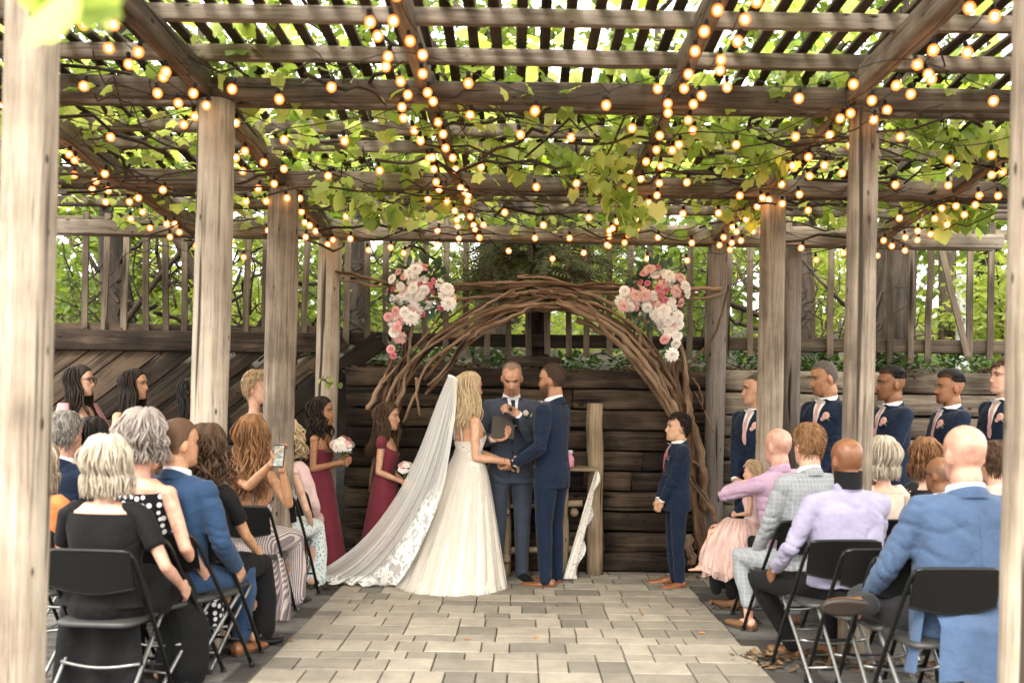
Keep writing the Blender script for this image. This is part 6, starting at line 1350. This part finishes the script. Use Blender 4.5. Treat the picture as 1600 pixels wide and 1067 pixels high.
vine('grape vine hanging low at the right end near the fence', [(1400, 260, 7.8), (1450, 300, 7.9), (1500, 330, 7.9), (1550, 310, 8)], 70, .13, 4)
vine('pale young grape vine left of centre below the second beam', [(520, 280, 7.2), (560, 305, 7.2), (600, 330, 7.2), (640, 320, 7.3)], 55, .10, 5)
vine('grape vine above the second left post', [(430, 125, 6.2), (500, 150, 6.3), (560, 140, 6.4), (600, 160, 6.4)], 40, .11, 6)
vine('grape vine winding along the centre beams', [(700, 190, 6.9), (770, 220, 7), (830, 235, 7), (900, 240, 7.1), (950, 250, 7.1)], 75, .12, 7)
vine('grape vine sprays just left of the centre beam', [(600, 215, 7.4), (640, 250, 7.5), (600, 290, 7.6), (700, 300, 7.7)], 55, .11, 8)
vine('grape vine between the third left post and the fence', [(440, 250, 7.8), (480, 270, 7.9), (540, 260, 8)], 24, .09, 9)
vine('grape vine beneath the laths at the upper right', [(1230, 90, 6.2), (1300, 110, 6.2), (1350, 140, 6.3), (1250, 180, 6.4)], 60, .14, 10)
vine('grape vine beneath the laths above the centre', [(740, 150, 6.2), (840, 160, 6.3), (930, 140, 6.3), (1010, 120, 6.2)], 60, .15, 11)
vine('sparse grape vine in the upper left corner', [(330, 30, 5.6), (400, 60, 5.8), (300, 110, 6.0)], 22, .12, 12)
vine('grape vine sprays beside the third right post', [(1090, 290, 7.8), (1140, 300, 7.8), (1180, 330, 7.9)], 34, .11, 13)
vine('grape leaves hanging very near the camera at the upper left corner', [(20, -120, 1.7), (60, -70, 1.7), (100, -45, 1.68), (150, -40, 1.66)], 12, .045, 14, .95, .3)
vine('thin grape vine spray against the third left post', [(505, 592, 8.6), (512, 598, 8.58), (520, 600, 8.56)], 6, .025, 15, .5)
# leafy mass on top of the laths and above
sp = []
for i in range(2200):
    d = U(4.2, 9.3); x = U(-4.3, 4.3); dens = .5 + .5 * math.sin(x * 1.7 + 1.2 * math.sin(d * 2.1)) ; 
    if rng.random() > .35 + .65 * dens: continue
    sp.append((x, d, roofz(d) + U(.30, .62), U(.08, .15), U(-.7, .7), U(-.7, .7), U(0, 6.28)))
o = scatter('vine_canopy_leaves', LOBE_V, LOBE_F, sp, M['canopy_leaf']); o['kind'] = 'stuff'
sp = []
for i in range(1500):
    d = U(5.8, 8.9); x = U(-3.8, 3.9); sp.append((x, d, roofz(d) + U(.02, .28), U(.06, .12), U(-.9, .9), U(-.9, .9), U(0, 6.28)))
o = scatter('vine_leaves', LOBE_V, LOBE_F, sp, M['vine_leaf']); o['kind'] = 'stuff'
b = MB(); fr = random.Random(77)
for k in range(190):
    d = fr.uniform(5.6, 8.9); x = fr.uniform(-3.6, 3.6); z = roofz(d) + fr.uniform(-.16, .22); an = fr.gauss(0, .6) + (0 if fr.random() > .3 else 1.5); L = fr.uniform(.3, 1.3); q = []
    for i in range(7):
        t = i / 6 - .5; q.append((x + math.cos(an) * L * t + fr.gauss(0, .025), d + math.sin(an) * L * t + fr.gauss(0, .02), z - .10 * abs(t) + fr.gauss(0, .025)))
    r_ = fr.choice((.003, .004, .005, .008, .012)); b.tube(q, [r_] * 6 + [r_ * .4], 5)
o = b.build('vine_canes', M['twig']); o['kind'] = 'stuff'
# overhanging tree canopy above the pergola, seen between the laths
sp = []
for i in range(1600):
    d = U(5.5, 15); x = U(-7, 7); cl = .5 + .5 * math.sin(x * 1.3 + 2 * math.sin(d * .9)) * math.sin(d * 1.1)
    if rng.random() > .15 + .85 * cl: continue
    sp.append((x, d, U(5.0, 6.6), U(.16, .3), U(-.8, .8), U(-.8, .8), U(0, 6.28)))
o = scatter('tree_canopy_leaves', SIMPLE_V, SIMPLE_F, sp, M['canopy_leaf']); o['kind'] = 'stuff'

# ================================================================ strings of light bulbs
def emis(name, c, s): 
    m, t, b, o = newmat(name); b.inputs['Base Color'].default_value = (*c, 1); b.inputs['Emission Color'].default_value = (*c, 1); b.inputs['Emission Strength'].default_value = s; return m
core = emis('bulb_filament_glow', (1.0, .74, .45), 20.0)
oi_ = N(core.node_tree, 'ShaderNodeObjectInfo'); ml_ = N(core.node_tree, 'ShaderNodeMath', operation='MULTIPLY_ADD'); ml_.inputs[1].default_value = 24.0; ml_.inputs[2].default_value = 5.0; core.node_tree.links.new(oi_.outputs['Random'], ml_.inputs[0]); core.node_tree.links.new(ml_.outputs[0], core.node_tree.nodes['Principled BSDF'].inputs['Emission Strength'])
glassm, t_, bs_, o_ = newmat('amber_bulb_glass'); tr_ = N(t_, 'ShaderNodeBsdfTransparent'); tr_.inputs['Color'].default_value = (1, .72, .42, 1); em_ = N(t_, 'ShaderNodeEmission'); em_.inputs['Color'].default_value = (1.0, .23, .045, 1); em_.inputs['Strength'].default_value = .95; ms_ = N(t_, 'ShaderNodeMixShader'); ms_.inputs[0].default_value = .62; t_.links.new(tr_.outputs[0], ms_.inputs[1]); t_.links.new(em_.outputs[0], ms_.inputs[2]); t_.links.new(ms_.outputs[0], o_.inputs['Surface'])
b = MB(); b.ell((0, 0, 0), (.026, .026, .028), None, 14, 9); bulb_me = b.mesh('bulb', glassm)
b = MB(); b.ell((0, 0, 0), (.013, .013, .015), None, 8, 6); core_me = b.mesh('filament', core)
b = MB(); b.loft([[(r_ * math.cos(k * .785), r_ * math.sin(k * .785), z) for k in range(8)] for r_, z in ((.010, .025), (.012, .032), (.012, .055), (.006, .062))]); sock_me = b.mesh('socket', M['black_plastic'])
def light_string(label, pts, step, seed, dz=.09):
    fr = random.Random(seed); o0 = Vector(pts[0]); t = empty('light_string', o0, 0, label, 'string lights', 'strings of warm bulbs under the pergola'); c = catmull(pts, 8); b = MB(); b.tube([p - o0 for p in c], .003, 5); b.build('cable', M['rubber'], t)
    acc = step * fr.random(); 
    for a, e in zip(c, c[1:]):
        L = (e - a).length
        while acc < L:
            p = a.lerp(e, acc / L) - o0; bl = link('bulb', bulb_me, t, p + Vector((fr.gauss(0, .015), fr.gauss(0, .015), -dz + fr.uniform(-.015, .015))), (fr.uniform(-.3, .3), fr.uniform(-.3, .3), 0)); link('filament', core_me, bl); link('socket', sock_me, bl); acc += step * fr.uniform(.75, 1.25)
        acc -= L
names = ['outer left', 'left post', 'left of centre', 'right of centre', 'right post', 'outer right']
for k in range(6):
    for q in range(2 if k in (1, 2, 3, 4) else 2):
        pts = []
        for i in range(12):
            d = 4.2 + (8.75 - 4.2) * i / 11; pts.append(Vector((lx(k, d) + (.075 if q else -.075) + .02 * math.sin(i * 2.1 + k + q), d, roofz(d) - (.02 if k in (0, 1, 4, 5) else -.03) - .03 * (i % 2))))
        light_string('warm bulb string on the %s side of the %s lengthwise beam' % ('right' if q else 'left', names[k]), pts, .25 if k in (2, 3) else .3, k * 2 + q)
ends = [(0, 1), (1, 2), (2, 3), (3, 4), (4, 5)]
rown = ['first', 'second', 'third', 'fourth', 'fifth', 'last']
for ri, d in enumerate((5.3, 6.05, 6.8, 7.5, 8.2, 8.7)):
    pts = []
    for k in range(6):
        x0 = lx(k, d); pts.append(Vector((x0, d + (.1 if k % 2 else -.1), roofz(d) + .02)))
        if k < 5: x1 = lx(k + 1, d); pts.append(Vector(((x0 + x1) / 2, d, roofz(d) - .10 - .04 * ((k + ri) % 3))))
    light_string('warm bulb string swagged across the pergola, %s row from the front' % rown[ri], pts, .36, 30 + ri, .075)
